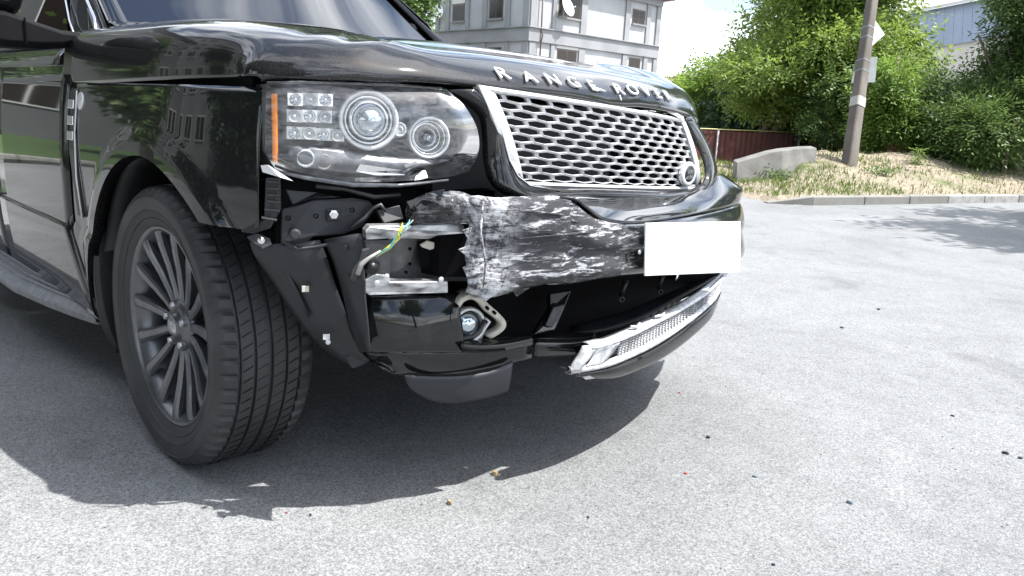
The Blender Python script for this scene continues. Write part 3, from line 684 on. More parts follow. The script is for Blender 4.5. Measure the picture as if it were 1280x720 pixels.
def spoke(a):
    V = []; st = [(.052, -.070, .0115, .030), (.10, -.074, .0125, .026), (.16, -.083, .0145, .022), (.215, -.095, .0165, .018), (.245, -.100, .019, .014), (.256, -.100, .023, .010)]
    er = Vector((math.cos(a), 0, math.sin(a))); et = Vector((-math.sin(a), 0, math.cos(a))); ey = Vector((0, 1, 0))
    for r, y, hw, dp in st:
        for (u, v) in ((-1, dp), (-1, .005), (-.55, 0), (.55, 0), (1, .005), (1, dp)): V.append(er * r + et * (hw * u) + ey * (y + v))
    F = [(i * 6 + k, i * 6 + k + 1, (i + 1) * 6 + k + 1, (i + 1) * 6 + k) for i in range(5) for k in range(5)] + [(i * 6 + 5, i * 6, (i + 1) * 6, (i + 1) * 6 + 5) for i in range(5)]
    return V, F
s0 = None
for k in range(15):
    a = 2 * math.pi * (k + .3) / 15
    V, F = spoke(a); o = obj('spoke', V, F, M['rim'], wheel, True, local=True, sharp=30)
    bm = bmesh.new(); bm.from_mesh(o.data); bmesh.ops.recalc_face_normals(bm, faces=bm.faces); bm.to_mesh(o.data); bm.free()
MB().lathe([(.070, -.03), (.074, -.055), (.070, -.072), (.050, -.078), (.036, -.080), (.034, -.088), (.028, -.091), (.0, -.092)], (0, 0, 0), (0, 1, 0), 40).build('hub', M['rim'], wheel, True, local=True)
MB().lathe([(.026, -.0905), (.024, -.0945), (0, -.095)], (0, 0, 0), (0, 1, 0), 32).build('centre_cap', M['alu'], wheel, True, local=True)
for k in range(5):
    a = 2 * math.pi * k / 5 + .35; c = (.058 * math.cos(a), 0, .058 * math.sin(a))
    MB().lathe([(.011, -.070), (.011, -.086), (.009, -.091), (0, -.092)], c, (0, 1, 0), 6).build('lug_nut', M['alu'], wheel, local=True)
MB().lathe([(.0, .02), (.175, .02), (.175, -.012), (.06, -.012), (.06, -.03), (0, -.03)], (0, 0, 0), (0, 1, 0), 48).build('brake_disc', M['steel_dark'], wheel, True, local=True, sharp=30)
MB().box((-.10, .0, .10), (.13, .09, .12), None).build('brake_caliper', M['plastic'], wheel, local=True, bev=.01)
def copy_child(root, loc, rz):
    r = root.copy(); COL.objects.link(r); r.location = loc; r.rotation_euler.z = rz
    for ch in root.children:
        c = ch.copy(); COL.objects.link(c); c.parent = r
    return r
copy_child(wheel, (0, .83, .372), math.pi); copy_child(wheel, (-2.88, -.83, .372), 0); copy_child(wheel, (-2.88, .83, .372), math.pi)

# --- engine bay darkness behind the lamps and grille
MB().box((.20, 0, .74), (.36, 1.20, .46)).build('engine_bay', M['void'], car)
MB().box((.47, .02, .70), (.10, 1.05, .60), None, R(5)).build('radiator', M['radiator'], car)

MB().box((.48, .08, .58), (.26, 1.10, .28), None, R(5)).build('sun_block_beam', M['void'], car)  # added dark box, stops sun leaking through behind the bumper
fo = [(.40, -.62), (.70, -.58), (.755, -.50), (.80, -.35), (.82, -.12), (.80, .10), (.70, .45), (.55, .75), (.30, .75)]
MB().add([(x, y, .60) for x, y in fo] + [(x, y, .722 if y < .05 else .695) for x, y in fo], [tuple(range(9))[::-1], tuple(range(9, 18))] + [(k, (k + 1) % 9, 9 + (k + 1) % 9, 9 + k) for k in range(9)]).build('sun_block_slab', M['void'], car)  # added dark slab, keeps light slivers out of the car's ground shadow
MB().box((.46, -.48, .68), (.22, .36, .20), None, R(-18)).build('sun_block_box', M['void'], car)  # added dark fill between lamp and bumper, blocks stray sun
MB().box((.42, .60, .58), (.26, .40, .24), None, R(30)).build('sun_block_box', M['void'], car)  # far-side dark fill, likewise added to block sun
# --- headlight
hl = empty('headlight', (.58, -.70, .92), car)
TL, TR, RR, RB, BR, BM, BL = (0.525, -0.905, 1.005), (0.655, -0.549, 1.02), (0.668, -0.455, 0.926), (0.662, -0.454, 0.851), (0.65, -0.484, 0.819), (0.59, -0.741, 0.803), (0.525, -0.894, 0.831)
rows = [[(0.525, -0.905, 1.007), (0.56, -0.849, 1.012), (0.592, -0.764, 1.016), (0.624, -0.664, 1.019), (0.648, -0.573, 1.021), (0.654, -0.532, 1.018)],
        [(0.532, -0.911, 0.967), (0.572, -0.856, 0.97), (0.61, -0.775, 0.973), (0.645, -0.678, 0.976), (0.668, -0.565, 0.982), (0.672, -0.493, 0.981)],
        [(0.534, -0.913, 0.919), (0.576, -0.858, 0.922), (0.618, -0.78, 0.924), (0.655, -0.684, 0.926), (0.676, -0.546, 0.93), (0.678, -0.459, 0.93)],
        [(0.53, -0.911, 0.869), (0.573, -0.857, 0.869), (0.614, -0.777, 0.869), (0.65, -0.679, 0.868), (0.67, -0.539, 0.869), (0.672, -0.449, 0.876)],
        [(0.52, -0.884, 0.83), (0.556, -0.839, 0.819), (0.592, -0.759, 0.811), (0.626, -0.661, 0.812), (0.648, -0.531, 0.82), (0.658, -0.464, 0.834)]]
patch('lamp_lens', rows, M['lens'], hl, 5, 5, 0)
def back(rows, d, ins=.0): return [[(x - d, y + d * .25, z) for (x, y, z) in r] for r in rows]
patch('lamp_housing', back(rows, .10), M['lampdark'], hl, 4, 4, .003)
edge = [rows[0][i] for i in range(6)] + [rows[j][5] for j in range(1, 5)] + [rows[4][i] for i in range(4, -1, -1)] + [rows[j][0] for j in range(3, 0, -1)]
m = len(edge); bk = [(x - .10, y + .025, z) for x, y, z in edge]
obj('lamp_rim', edge + bk, [(i, (i + 1) % m, m + (i + 1) % m, m + i) for i in range(m)], M['lampdark'], hl, False)
MB().tube([(0.527, -0.905, 1.008), (0.563, -0.85, 1.014), (0.594, -0.765, 1.017), (0.627, -0.666, 1.02), (0.653, -0.549, 1.02)], .0035, 6).build('lamp_edge', M['lens'], hl, True)
MB().tube([(0.525, -0.894, 0.831), (0.559, -0.841, 0.818), (0.597, -0.746, 0.804), (0.63, -0.642, 0.803), (0.65, -0.52, 0.814)], [.003, .005, .006, .005, .003], 6).build('lamp_edge', M['lampdark'], hl, True)
ax = Vector((.88, -.47, 0)).normalized()
def ringlamp(c, R_, name, lensr):
    q = MB().lathe([(R_ * .98, -.05), (R_, 0), (R_ * .97, .010), (R_ * .88, .012), (R_ * .84, .004), (R_ * .80, -.02), (R_ * .62, -.045)], c, ax, 48)
    q.build(name, M['silver'], hl, True)
    MB().lathe([(R_ * .80, -.004), (R_ * .76, .002), (R_ * .72, -.006)], c, ax, 48).build('lamp_ring', M['chrome'], hl, True)
    MB().lathe([(R_ * .66, -.05), (R_ * .60, -.028), (R_ * .44, -.022), (R_ * .42, -.014), (R_ * .44, -.008)], c, ax, 40).build('reflector', M['chrome'], hl, True)
c1 = Vector((0.59, -0.7, 0.943)); c2 = Vector((0.622, -0.558, 0.909)); c3 = Vector((0.6, -0.623, 0.925))
MB().lathe([(.044, -.02), (.042, .010), (.038, .014), (.036, .008)], c1, ax, 40).build('projector_collar', M['chrome'], hl, True)
ringlamp(c1, .066, 'projector_ring', .03); ringlamp(c2, .049, 'high_beam_ring', .02)
M['bulb'] = mat('projector_lens', (.42, .48, .54), .04, metal=.8, coat=1)
MB().lathe([(.040, -.02), (.037, .004), (.034, .012), (.028, .028), (.018, .037), (.008, .041), (0, .042)], c1, ax, 32).build('projector_lens', M['bulb'], hl, True)
MB().lathe([(.034, -.03), (.030, -.028), (.018, -.04), (0, -.045)], c2, ax, 32).build('reflector', M['chrome'], hl, True)
MB().lathe([(.007, -.04), (.007, -.005), (.004, .002), (0, .003)], c2, ax, 16).build('bulb', M['bulb'], hl, True)
MB().lathe([(.016, -.05), (.018, -.01), (.014, -.006), (.010, -.02), (0, -.025)], c3, ax, 24).build('small_reflector', M['chrome'], hl, True)
# indicator cells
for (py, cs) in ((0, (0, 1, 2)), (1, (0, 1, 2)), (2, (0, 1, 2, 3))):
    base = [((0.535, -0.846, 0.979), (0.545, -0.816, 0.981), (0.555, -0.786, 0.981), (0.56, -0.752, 0.983)), ((0.538, -0.85, 0.945), (0.548, -0.82, 0.946), (0.558, -0.79, 0.946), (0.56, -0.755, 0.947)), ((0.54, -0.852, 0.91), (0.55, -0.823, 0.91), (0.56, -0.795, 0.909), (0.565, -0.764, 0.908))][py]
    for k in cs:
        c = Vector(base[k])
        MB().lathe([(.013, .002), (.0125, .010), (.010, .004), (.004, .000), (.0035, .008), (0, .009)], c, ax, 10).box(c - ax * .004, (.004, .031, .026), (ax, Vector((.47, .88, 0)), Vector((0, 0, 1)))).build('indicator_cell', M['silver'] if (k + py) % 2 else M['chrome'], hl, False)
# amber strip
MB().slab([(0.52, -0.894, 0.988), (0.528, -0.884, 0.989), (0.522, -0.882, 0.842), (0.514, -0.89, 0.842)], .012).build('side_marker', M['amber'], hl, bev=.003)
# lower trim inside the lamp
patch('lamp_bezel', [[(0.535, -0.864, 0.883), (0.572, -0.771, 0.879), (0.605, -0.669, 0.865), (0.632, -0.507, 0.859)], [(0.54, -0.863, 0.86), (0.58, -0.776, 0.853), (0.615, -0.675, 0.848), (0.64, -0.513, 0.845)], [(0.54, -0.849, 0.842), (0.58, -0.756, 0.827), (0.612, -0.651, 0.824), (0.634, -0.517, 0.829)]], M['lampdark'], hl, 4, 4, .002)
MB().lathe([(.020, .0), (.017, .004), (.010, -.008), (0, -.012)], (0.552, -0.833, 0.858), ax, 18).build('small_reflector', M['chrome'], hl, True)
MB().lathe([(.018, .0), (.015, .004), (.008, -.008), (0, -.012)], (0.566, -0.797, 0.852), ax, 18).build('small_reflector', M['cream'], hl, True)
MB().slab([(0.605, -0.731, 0.849), (0.628, -0.63, 0.836), (0.634, -0.583, 0.825), (0.612, -0.694, 0.825), (0.6, -0.738, 0.833)], .002).build('reflection_sliver', M['chrome'], hl)  # chrome sliver shaped as a silver reflection low in the lamp
MB().slab([(0.636, -0.636, 0.847), (0.644, -0.609, 0.858), (0.644, -0.605, 0.853), (0.636, -0.63, 0.842)], .002).build('broken_tab', M['silver'], hl)
# broken clear sliver hanging at the lower outer corner
MB().slab([(0.53, -0.924, 0.842), (0.54, -0.913, 0.844), (0.565, -0.87, 0.812), (0.555, -0.894, 0.819), (0.53, -0.92, 0.828)], .002).build('broken_lens_shard', M['silver'], hl)

# far headlight, mostly hidden by the grille surround
fl = empty('headlight', (.45, .78, .9), car)
rows = [[(0.56, 0.558, 0.979), (0.525, 0.629, 0.979), (0.5, 0.688, 0.966), (0.47, 0.751, 0.953)], [(0.56, 0.617, 0.914), (0.525, 0.69, 0.911), (0.49, 0.755, 0.904), (0.46, 0.813, 0.891)], [(0.55, 0.7, 0.86), (0.52, 0.753, 0.852), (0.49, 0.802, 0.842), (0.46, 0.851, 0.83)]]
patch('lamp_lens', rows, M['silver'], fl, 4, 4, .01)

# --- grille
gr = empty('grille', (.66, 0, .88), car)
A, B, C_, D_ = Vector((0.69, -0.435, 1.02)), Vector((0.598, 0.476, 0.973)), Vector((0.59, 0.618, 0.759)), Vector((0.688, -0.322, 0.808))
def gp(u, v, d=0):
    p = (A * (1 - u) + B * u) * (1 - v) + (D_ * (1 - u) + C_ * u) * v
    return p + Vector((.035 * (4 * u * (1 - u)) * 1.0 - d + .012 * (1 - (2 * v - 1) ** 2), 0, 0))
nu_, nv_ = 11.5, 11.3; pa, pb = 1 / nu_, 1 / nv_; mb = MB()
for j in range(-1, 13):
    for i in range(-1, 14):
        cu = (i + (.5 if j % 2 else 0)) * pa; cv = (j + .5) * pb
        if cu < -.3 * pa or cu > 1.03 or cv < .0 or cv > 1.0: continue
        hx = [(-.5, -.36), (0, -.64), (.5, -.36), (.5, .36), (0, .64), (-.5, .36)]
        o1 = [(cu + a * pa, cv + b * pb) for a, b in hx]
        i1 = [(cu + a * pa * .83, cv + b * pb * .69) for a, b in hx]; i2 = [(cu + a * pa * .83, cv + b * pb * .69) for a, b in hx]
        cl = lambda q: (min(max(q[0], -.01), 1.01), min(max(q[1], -.01), 1.01))
        V = [gp(*cl(q), .004) for q in o1] + [gp(*cl(q), 0) for q in [(cu + a * pa * .93, cv + b * pb * .87) for a, b in hx]] + [gp(*cl(q), .004) for q in i1] + [gp(*cl(q), .012) for q in i2]
        mb.add(V, [(r * 6 + k, r * 6 + (k + 1) % 6, (r + 1) * 6 + (k + 1) % 6, (r + 1) * 6 + k) for r in range(3) for k in range(6)])
mb.build('grille_mesh', M['silver'], gr, False)
# bright frame round the mesh
def frame(us, w0, name, mt, d0, d1, steps=14):
    """ring between outline at offset w0[0] and w0[1] (in u,v), standing proud"""
    V = []; F = []
    def ol(o):
        pts = []
        for t in np.linspace(0, 1, steps): pts.append((-o[3] + t * (1 + o[3] + o[1]), -o[0]))
        for t in np.linspace(0, 1, 8)[1:]: pts.append((1 + o[1], -o[0] + t * (1 + o[0] + o[2])))
        for t in np.linspace(0, 1, steps)[1:]: pts.append((1 + o[1] - t * (1 + o[3] + o[1]), 1 + o[2]))
        for t in np.linspace(0, 1, 8)[1:-1]: pts.append((-o[3], 1 + o[2] - t * (1 + o[0] + o[2])))
        return pts
    rings = [(ol(o), d) for o, d in us]; m = len(rings[0][0])
    for pts, d in rings:
        for (u, v) in pts:
            r = .10; uu, vv = u, v
            # rounded lower corners
            V.append(gp(uu, vv, d))
    F = [(r * m + k, r * m + (k + 1) % m, (r + 1) * m + (k + 1) % m, (r + 1) * m + k) for r in range(len(rings) - 1) for k in range(m)]
    return obj(name, V, F, mt, gr, True, sharp=40)
frame([((-.01, -.01, -.01, -.01), .02), ((-.01, -.01, -.01, -.01), -.004), ((.015, .015, .02, .015), -.010), ((.05, .035, .075, .035), -.004), ((.06, .04, .09, .04), .015)], None, 'grille_frame', M['silver'], 0, 0)
# badge
bc = gp(.885, .79, -.012)
bn = Vector((1, .12, 0)).normalized()
q = MB().lathe([(.030, -.02), (.040, 0), (.036, .006), (.027, .008), (.025, .005)], bc, bn, 32); q.V = [(v[0], bc.y + (v[1] - bc.y) * 1.25, v[2]) for v in q.V]; q.build('badge_ring', M['silver'], gr, True)
q = MB().lathe([(.026, .002), (.025, .007), (0, .008)], bc, bn, 32); q.V = [(v[0], bc.y + (v[1] - bc.y) * 1.25, v[2]) for v in q.V]; q.build('badge_face', M['plastic'], gr, True)
for s_, dz in (('LAND', .003), ('ROVER', -.015)):
    me = text_mesh(s_, .015, .0008); me.materials.append(M['chrome']); o = bpy.data.objects.new('badge_text', me); COL.objects.link(o); o.parent = gr
    tx = Vector((-.12, 1, 0)).normalized(); up = Vector((0, 0, 1)); mt = Matrix((tx, up, bn)).transposed().to_4x4()
    o.matrix_local = Matrix.Translation(bc + bn * .009 + up * dz - gr.location) @ mt
# black surround (thick gloss moulding around the grille)
sur = empty('grille_surround', (.66, -.45, .9), car)
L_ = [[(0.655, -0.533, 1.018), (0.672, -0.505, 1.021), (0.684, -0.467, 1.022), (0.676, -0.44, 1.021)],
      [(0.658, -0.496, 0.999), (0.684, -0.475, 0.997), (0.696, -0.441, 0.991), (0.684, -0.415, 0.99)],
      [(0.662, -0.444, 0.963), (0.686, -0.441, 0.962), (0.7, -0.423, 0.959), (0.688, -0.397, 0.96)],
      [(0.664, -0.431, 0.917), (0.69, -0.432, 0.917), (0.704, -0.406, 0.914), (0.69, -0.377, 0.914)],
      [(0.666, -0.428, 0.87), (0.696, -0.424, 0.869), (0.712, -0.398, 0.864), (0.694, -0.359, 0.863)],
      [(0.67, -0.425, 0.846), (0.704, -0.424, 0.834), (0.722, -0.391, 0.828), (0.7, -0.338, 0.827)],
      [(0.68, -0.417, 0.813), (0.716, -0.413, 0.799), (0.73, -0.376, 0.798), (0.708, -0.308, 0.803)],
      [(0.705, -0.391, 0.784), (0.728, -0.359, 0.778), (0.734, -0.327, 0.783), (0.712, -0.261, 0.794)],
      [(0.72, -0.31, 0.779), (0.738, -0.286, 0.776), (0.738, -0.252, 0.781), (0.714, -0.203, 0.789)],
      [(0.715, -0.078, 0.777), (0.735, -0.098, 0.771), (0.735, -0.095, 0.777), (0.714, -0.071, 0.785)],
      [(0.69, 0.167, 0.759), (0.71, 0.141, 0.755), (0.712, 0.137, 0.762), (0.692, 0.163, 0.771)],
      [(0.66, 0.38, 0.743), (0.68, 0.36, 0.741), (0.684, 0.362, 0.746), (0.664, 0.389, 0.758)],
      [(0.625, 0.576, 0.745), (0.645, 0.574, 0.747), (0.65, 0.573, 0.761), (0.634, 0.558, 0.768)],
      [(0.565, 0.756, 0.786), (0.6, 0.714, 0.796), (0.62, 0.648, 0.815), (0.612, 0.618, 0.812)],
      [(0.55, 0.761, 0.832), (0.58, 0.721, 0.849), (0.604, 0.648, 0.872), (0.606, 0.592, 0.872)],
      [(0.55, 0.693, 0.901), (0.58, 0.658, 0.913), (0.6, 0.596, 0.93), (0.606, 0.54, 0.929)],
      [(0.55, 0.616, 0.975), (0.58, 0.579, 0.98), (0.594, 0.533, 0.989), (0.604, 0.483, 0.983)]]
patch('surround_moulding', L_, M['paint_hood'], sur, 4, 4, .004)
MB().tube([(0.69, -0.455, 1.021), (0.698, -0.436, 0.988), (0.702, -0.42, 0.96), (0.706, -0.4, 0.914), (0.712, -0.384, 0.864), (0.722, -0.365, 0.827), (0.73, -0.331, 0.804), (0.73, -0.221, 0.789)], .0035, 6).build('surround_trim', M['chrome'], sur, True)
# slab of silver seen between surround and mesh
patch('side_filler', [[(0.68, -0.463, 1.02), (0.692, -0.44, 1.02)], [(0.688, -0.447, 0.991), (0.697, -0.425, 0.99)], [(0.692, -0.426, 0.955), (0.7, -0.41, 0.954)], [(0.698, -0.408, 0.91), (0.7, -0.389, 0.908)], [(0.7, -0.386, 0.863), (0.703, -0.365, 0.862)], [(0.71, -0.37, 0.83), (0.712, -0.342, 0.828)]], M['silver'], sur, 3, 3, .004)
MB().slab([(0.64, 0.265, 1.027), (0.615, 0.462, 0.988), (0.615, 0.464, 0.978), (0.64, 0.259, 1.017)], .004).build('loose_trim_strip', M['silver'], sur, bev=.001)

# --- bumper cover
bp = empty('bumper_cover', (.80, 0, .6), car)
cols_top = [(0.755, -0.545, 0.777), (0.782, -0.536, 0.788), (0.822, -0.452, 0.79), (0.848, -0.348, 0.789), (0.855, -0.311, 0.782), (0.862, -0.283, 0.763), (0.868, -0.241, 0.737), (0.868, -0.159, 0.719), (0.85, -0.003, 0.709), (0.79, 0.272, 0.705), (0.7, 0.592, 0.698), (0.6, 0.872, 0.692), (0.5, 1.062, 0.679)]
cols_bot = [(0.755, -0.544, 0.565), (0.775, -0.518, 0.558), (0.812, -0.439, 0.571), (0.838, -0.346, 0.578), (0.846, -0.298, 0.576), (0.852, -0.27, 0.578), (0.858, -0.23, 0.581), (0.858, -0.146, 0.58), (0.842, 0.014, 0.568), (0.785, 0.318, 0.533), (0.7, 0.657, 0.496), (0.6, 0.94, 0.48), (0.5, 1.123, 0.479)]
rows = []
prof_ = [(0.0, -.012), (.05, .004), (.18, .014), (.36, .018), (.46, .010), (.50, .004), (.60, .006), (.80, .012), (.93, .006), (1.0, -.012)]
for t, d in prof_:
    r = []
    for k, (a, b) in enumerate(zip(cols_top, cols_bot)):
        x = a[0] * (1 - t) + b[0] * t; y = a[1] * (1 - t) + b[1] * t; z = a[2] * (1 - t) + b[2] * t
        r.append((x + d, y - d * .25, z))
    rows.append(r)
def dent(G):
    x, y, z = G[..., 0].copy(), G[..., 1].copy(), G[..., 2].copy()
    n = fbm(y * 14 + 20, z * 10 + 20, 21) - .5; n2 = fbm(y * 50 + 20, z * 30 + 20, 22) - .5
    m = np.clip((-.10 - y) / .35, 0, 1)
    G[..., 0] += m * (n * .05 + n2 * .012)
    # jagged torn edge
    e = np.exp(-((y + .60) / .035) ** 2); G[..., 1] += e * (fbm(z * 40 + 9, z * 0 + 3, 5) - .35) * .06
    G[..., 2] += m * (fbm(y * 20 + 3, y * 0 + 7, 8) - .5) * .014
    return G
patch('bumper_face', rows, M['paint_scr'], bp, 4, 5, .004, dent)
# shelf under the grille, and the far wing of the bumper
sh = [[(0.848, -0.348, 0.789), (0.852, -0.296, 0.782), (0.86, -0.26, 0.758), (0.862, -0.197, 0.728), (0.85, -0.037, 0.711), (0.788, 0.283, 0.709), (0.7, 0.591, 0.703), (0.6, 0.872, 0.695), (0.52, 1.021, 0.686)],
      [(0.82, -0.304, 0.786), (0.82, -0.255, 0.78), (0.83, -0.205, 0.764), (0.82, -0.102, 0.737), (0.8, 0.081, 0.721), (0.755, 0.356, 0.716), (0.67, 0.661, 0.718), (0.585, 0.908, 0.721), (0.51, 1.045, 0.708)],
      [(0.77, -0.228, 0.78), (0.77, -0.179, 0.776), (0.78, -0.121, 0.766), (0.775, 0.004, 0.744), (0.755, 0.198, 0.733), (0.705, 0.461, 0.73), (0.65, 0.69, 0.736), (0.575, 0.921, 0.743), (0.5, 1.063, 0.731)],
      [(0.74, -0.17, 0.776), (0.735, -0.117, 0.772), (0.735, -0.044, 0.765), (0.725, 0.103, 0.756), (0.7, 0.293, 0.746), (0.67, 0.479, 0.751), (0.63, 0.632, 0.768), (0.575, 0.804, 0.781), (0.52, 0.934, 0.773)],
      [(0.7, -0.109, 0.772), (0.7, -0.06, 0.77), (0.7, 0.015, 0.768), (0.68, 0.18, 0.76), (0.66, 0.361, 0.754), (0.63, 0.528, 0.76), (0.6, 0.656, 0.783), (0.57, 0.767, 0.795), (0.53, 0.87, 0.792)]]
patch('bumper_shelf', sh, M['paint_dust'], bp, 4, 4, .004)
MB().slab([(0.735, 0.155, 0.741), (0.738, 0.191, 0.731), (0.738, 0.208, 0.721), (0.736, 0.179, 0.727)], .003).build('paint_chip', M['silver'], bp)
# upper crumpled flap left of the torn end
fl_rows = [[(0.66, -0.645, 0.752), (0.69, -0.651, 0.777), (0.7, -0.617, 0.789), (0.71, -0.58, 0.796), (0.72, -0.542, 0.793), (0.74, -0.518, 0.785), (0.755, -0.502, 0.782)],
           [(0.68, -0.66, 0.741), (0.71, -0.656, 0.759), (0.725, -0.625, 0.773), (0.74, -0.601, 0.77), (0.755, -0.573, 0.782), (0.765, -0.544, 0.771), (0.77, -0.519, 0.76)],
           [(0.69, -0.662, 0.73), (0.715, -0.649, 0.738), (0.725, -0.613, 0.752), (0.745, -0.595, 0.757), (0.745, -0.561, 0.751), (0.765, -0.547, 0.746), (0.772, -0.525, 0.739)],
           [(0.69, -0.653, 0.725), (0.71, -0.634, 0.726), (0.715, -0.597, 0.726), (0.73, -0.575, 0.727), (0.742, -0.553, 0.727), (0.755, -0.538, 0.726), (0.765, -0.522, 0.719)]]
def crink(G):
    x, y, z = G[..., 0].copy(), G[..., 1].copy(), G[..., 2].copy(); n = fbm(y * 40 + 20, z * 40 + 20, 31) - .5
    G[..., 0] += n * .035; G[..., 2] += (fbm(y * 45 + 3, x * 45 + 7, 38) - .5) * .012; return G
patch('crumpled_flap', fl_rows, paint_mat('creased_black_paint', (-.56, -.52, -.50), .1), bp, 6, 6, .003, crink)
for k, (p, q, r_) in enumerate((([(0.772, -0.575, 0.717), (0.78, -0.554, 0.724), (0.776, -0.559, 0.695)]), ([(0.77, -0.583, 0.674), (0.782, -0.559, 0.685), (0.776, -0.559, 0.655)]), ([(0.768, -0.568, 0.633), (0.782, -0.552, 0.641), (0.776, -0.554, 0.6)]), ([(0.782, -0.524, 0.566), (0.8, -0.487, 0.571), (0.785, -0.511, 0.548)]), ([(0.812, -0.453, 0.576), (0.825, -0.408, 0.577), (0.812, -0.436, 0.557)]), ([(0.7, -0.675, 0.776), (0.71, -0.648, 0.785), (0.705, -0.666, 0.759)]), ([(0.72, -0.622, 0.797), (0.735, -0.598, 0.805), (0.735, -0.606, 0.786)]))):
    MB().slab([p, q, r_], .003).build('torn_edge', M['paint_scr'] if k < 5 else M['paint_dust'], bp, bev=.0008)
for pts in ([(0.8, -0.542, 0.782), (0.8, -0.548, 0.715), (0.8, -0.527, 0.642), (0.793, -0.527, 0.574)], [(0.834, -0.487, 0.766), (0.862, -0.36, 0.752), (0.88, -0.202, 0.691)], [(0.842, -0.465, 0.701), (0.872, -0.311, 0.706), (0.884, -0.159, 0.709)]):
    MB().tube([Vector(p) + Vector((.0, 0, 0)) for p in pts], [.001, .004, .003, .001][:len(pts)], 5).build('crease', M['paint_scr'], bp, True)
# inner metal: crash bracket
br = empty('crash_bracket', (.66, -.65, .68), car)
def bar(name, pts, w, mt, par, th=.012, bev=.002): return MB().slab(pts, th).build(name, mt, par, bev=bev)
bar('upper_bar', [(0.665, -0.755, 0.712), (0.665, -0.745, 0.722), (0.735, -0.52, 0.721), (0.735, -0.524, 0.701), (0.72, -0.6, 0.7), (0.7, -0.611, 0.689), (0.68, -0.676, 0.693), (0.66, -0.75, 0.692)], 0, M['alu'], br, .03)
bar('lower_bar', [(0.66, -0.751, 0.604), (0.665, -0.727, 0.616), (0.675, -0.7, 0.612), (0.68, -0.699, 0.598), (0.72, -0.568, 0.591), (0.72, -0.567, 0.564), (0.66, -0.74, 0.568), (0.655, -0.749, 0.574)], 0, M['alu'], br, .03)
bar('end_plate', [(0.655, -0.752, 0.691), (0.672, -0.695, 0.689), (0.672, -0.694, 0.609), (0.665, -0.727, 0.616), (0.655, -0.747, 0.602), (0.66, -0.741, 0.638)], 0, M['steel_dark'], br, .02)
bar('back_plate', [(0.62, -0.665, 0.683), (0.68, -0.481, 0.694), (0.68, -0.475, 0.573), (0.62, -0.659, 0.582)], 0, M['steel_dark'], br, .01)
bar('recess', [(0.665, -0.616, 0.679), (0.69, -0.524, 0.683), (0.69, -0.516, 0.614), (0.665, -0.605, 0.615)], 0, M['void'], br, .004)
bar('white_tab', [(0.675, -0.616, 0.673), (0.68, -0.6, 0.682), (0.685, -0.576, 0.675), (0.685, -0.576, 0.664), (0.68, -0.59, 0.659), (0.677, -0.611, 0.667)], 0, M['cream'], br, .006)
bar('white_tab', [(0.705, -0.533, 0.671), (0.708, -0.526, 0.673), (0.71, -0.523, 0.665), (0.707, -0.53, 0.662)], 0, M['cream'], br, .004)
for c in ((0.655, -0.63, 0.662), (0.655, -0.629, 0.627), (0.654, -0.639, 0.609)): MB().lathe([(.004, 0), (.004, .004), (0, .004)], c, (.9, -.4, 0), 10).build('bolt_hole', M['void'], br)
for c in ((0.678, -0.734, 0.6), (0.684, -0.713, 0.613), (0.73, -0.598, 0.602)): MB().lathe([(.006, 0), (.006, .004), (0, .005)], c, (.9, -.4, 0), 12).build('rivet', M['chrome'], br)
MB().lathe([(.018, 0), (.017, .006), (.010, .008), (.009, .014), (0, .015)], (0.675, -0.745, 0.636), (.8, -.5, .1), 20).build('grommet', M['plastic'], br, True)
# torn wires
wr = empty('wiring_loom', (.70, -.63, .72), car)
for k in range(13):
    a = Vector((0.71, -0.685, 0.727)); b = Vector((0.715, -0.705, 0.702))
    j = lambda s: Vector((random.uniform(-s, s), random.uniform(-s, s), random.uniform(-s, s)))
    mtw = M['yellow'] if k % 3 == 0 else M['teal'] if k % 3 == 1 else M['wire']
    top = (Vector((0.715, -0.696, 0.731)) if k % 3 == 0 else Vector((0.725, -0.684, 0.733))) + j(.010)
    MB().tube([top, top.lerp(b, .5) + j(.006), b + j(.006), Vector((0.7, -0.719, 0.681)) + j(.004), Vector((0.69, -0.745, 0.661)) + j(.003)], .0012, 5).build('wire', mtw, wr, True)
MB().tube([(0.69, -0.733, 0.671), (0.685, -0.758, 0.658), (0.675, -0.771, 0.644), (0.67, -0.778, 0.621)], [.003, .004, .006, .006], 8).build('loom_sleeve', M['wire'], wr, True)
MB().slab([(0.672, -0.769, 0.674), (0.678, -0.753, 0.677), (0.675, -0.759, 0.651), (0.67, -0.772, 0.625), (0.665, -0.78, 0.604), (0.66, -0.791, 0.608), (0.662, -0.786, 0.629), (0.668, -0.773, 0.651)], .014).build('loose_connector', M['steel_dark'], wr, bev=.003)
# upper plastic carrier between fender and lamp
cr_ = empty('lamp_carrier', (.50, -.80, .80), car)
MB().slab([(0.5, -0.861, 0.813), (0.52, -0.819, 0.807), (0.54, -0.751, 0.797), (0.6, -0.62, 0.792), (0.6, -0.574, 0.79), (0.6, -0.573, 0.742), (0.56, -0.69, 0.72), (0.54, -0.751, 0.701), (0.52, -0.82, 0.676), (0.5, -0.877, 0.667)], .02).build('carrier_plate', M['void'], cr_)
MB().slab([(0.515, -0.87, 0.746), (0.53, -0.84, 0.755), (0.54, -0.807, 0.767), (0.57, -0.729, 0.772), (0.58, -0.689, 0.766), (0.585, -0.675, 0.745), (0.575, -0.706, 0.705), (0.565, -0.746, 0.69), (0.545, -0.81, 0.686), (0.535, -0.821, 0.671), (0.52, -0.874, 0.67)], .018).build('carrier_rail', M['plastic_grey'], cr_, bev=.004)
MB().slab([(0.505, -0.857, 0.789), (0.53, -0.793, 0.783), (0.56, -0.743, 0.773), (0.535, -0.804, 0.769), (0.515, -0.844, 0.753)], .012).build('carrier_arm', M['plastic'], cr_, bev=.003)
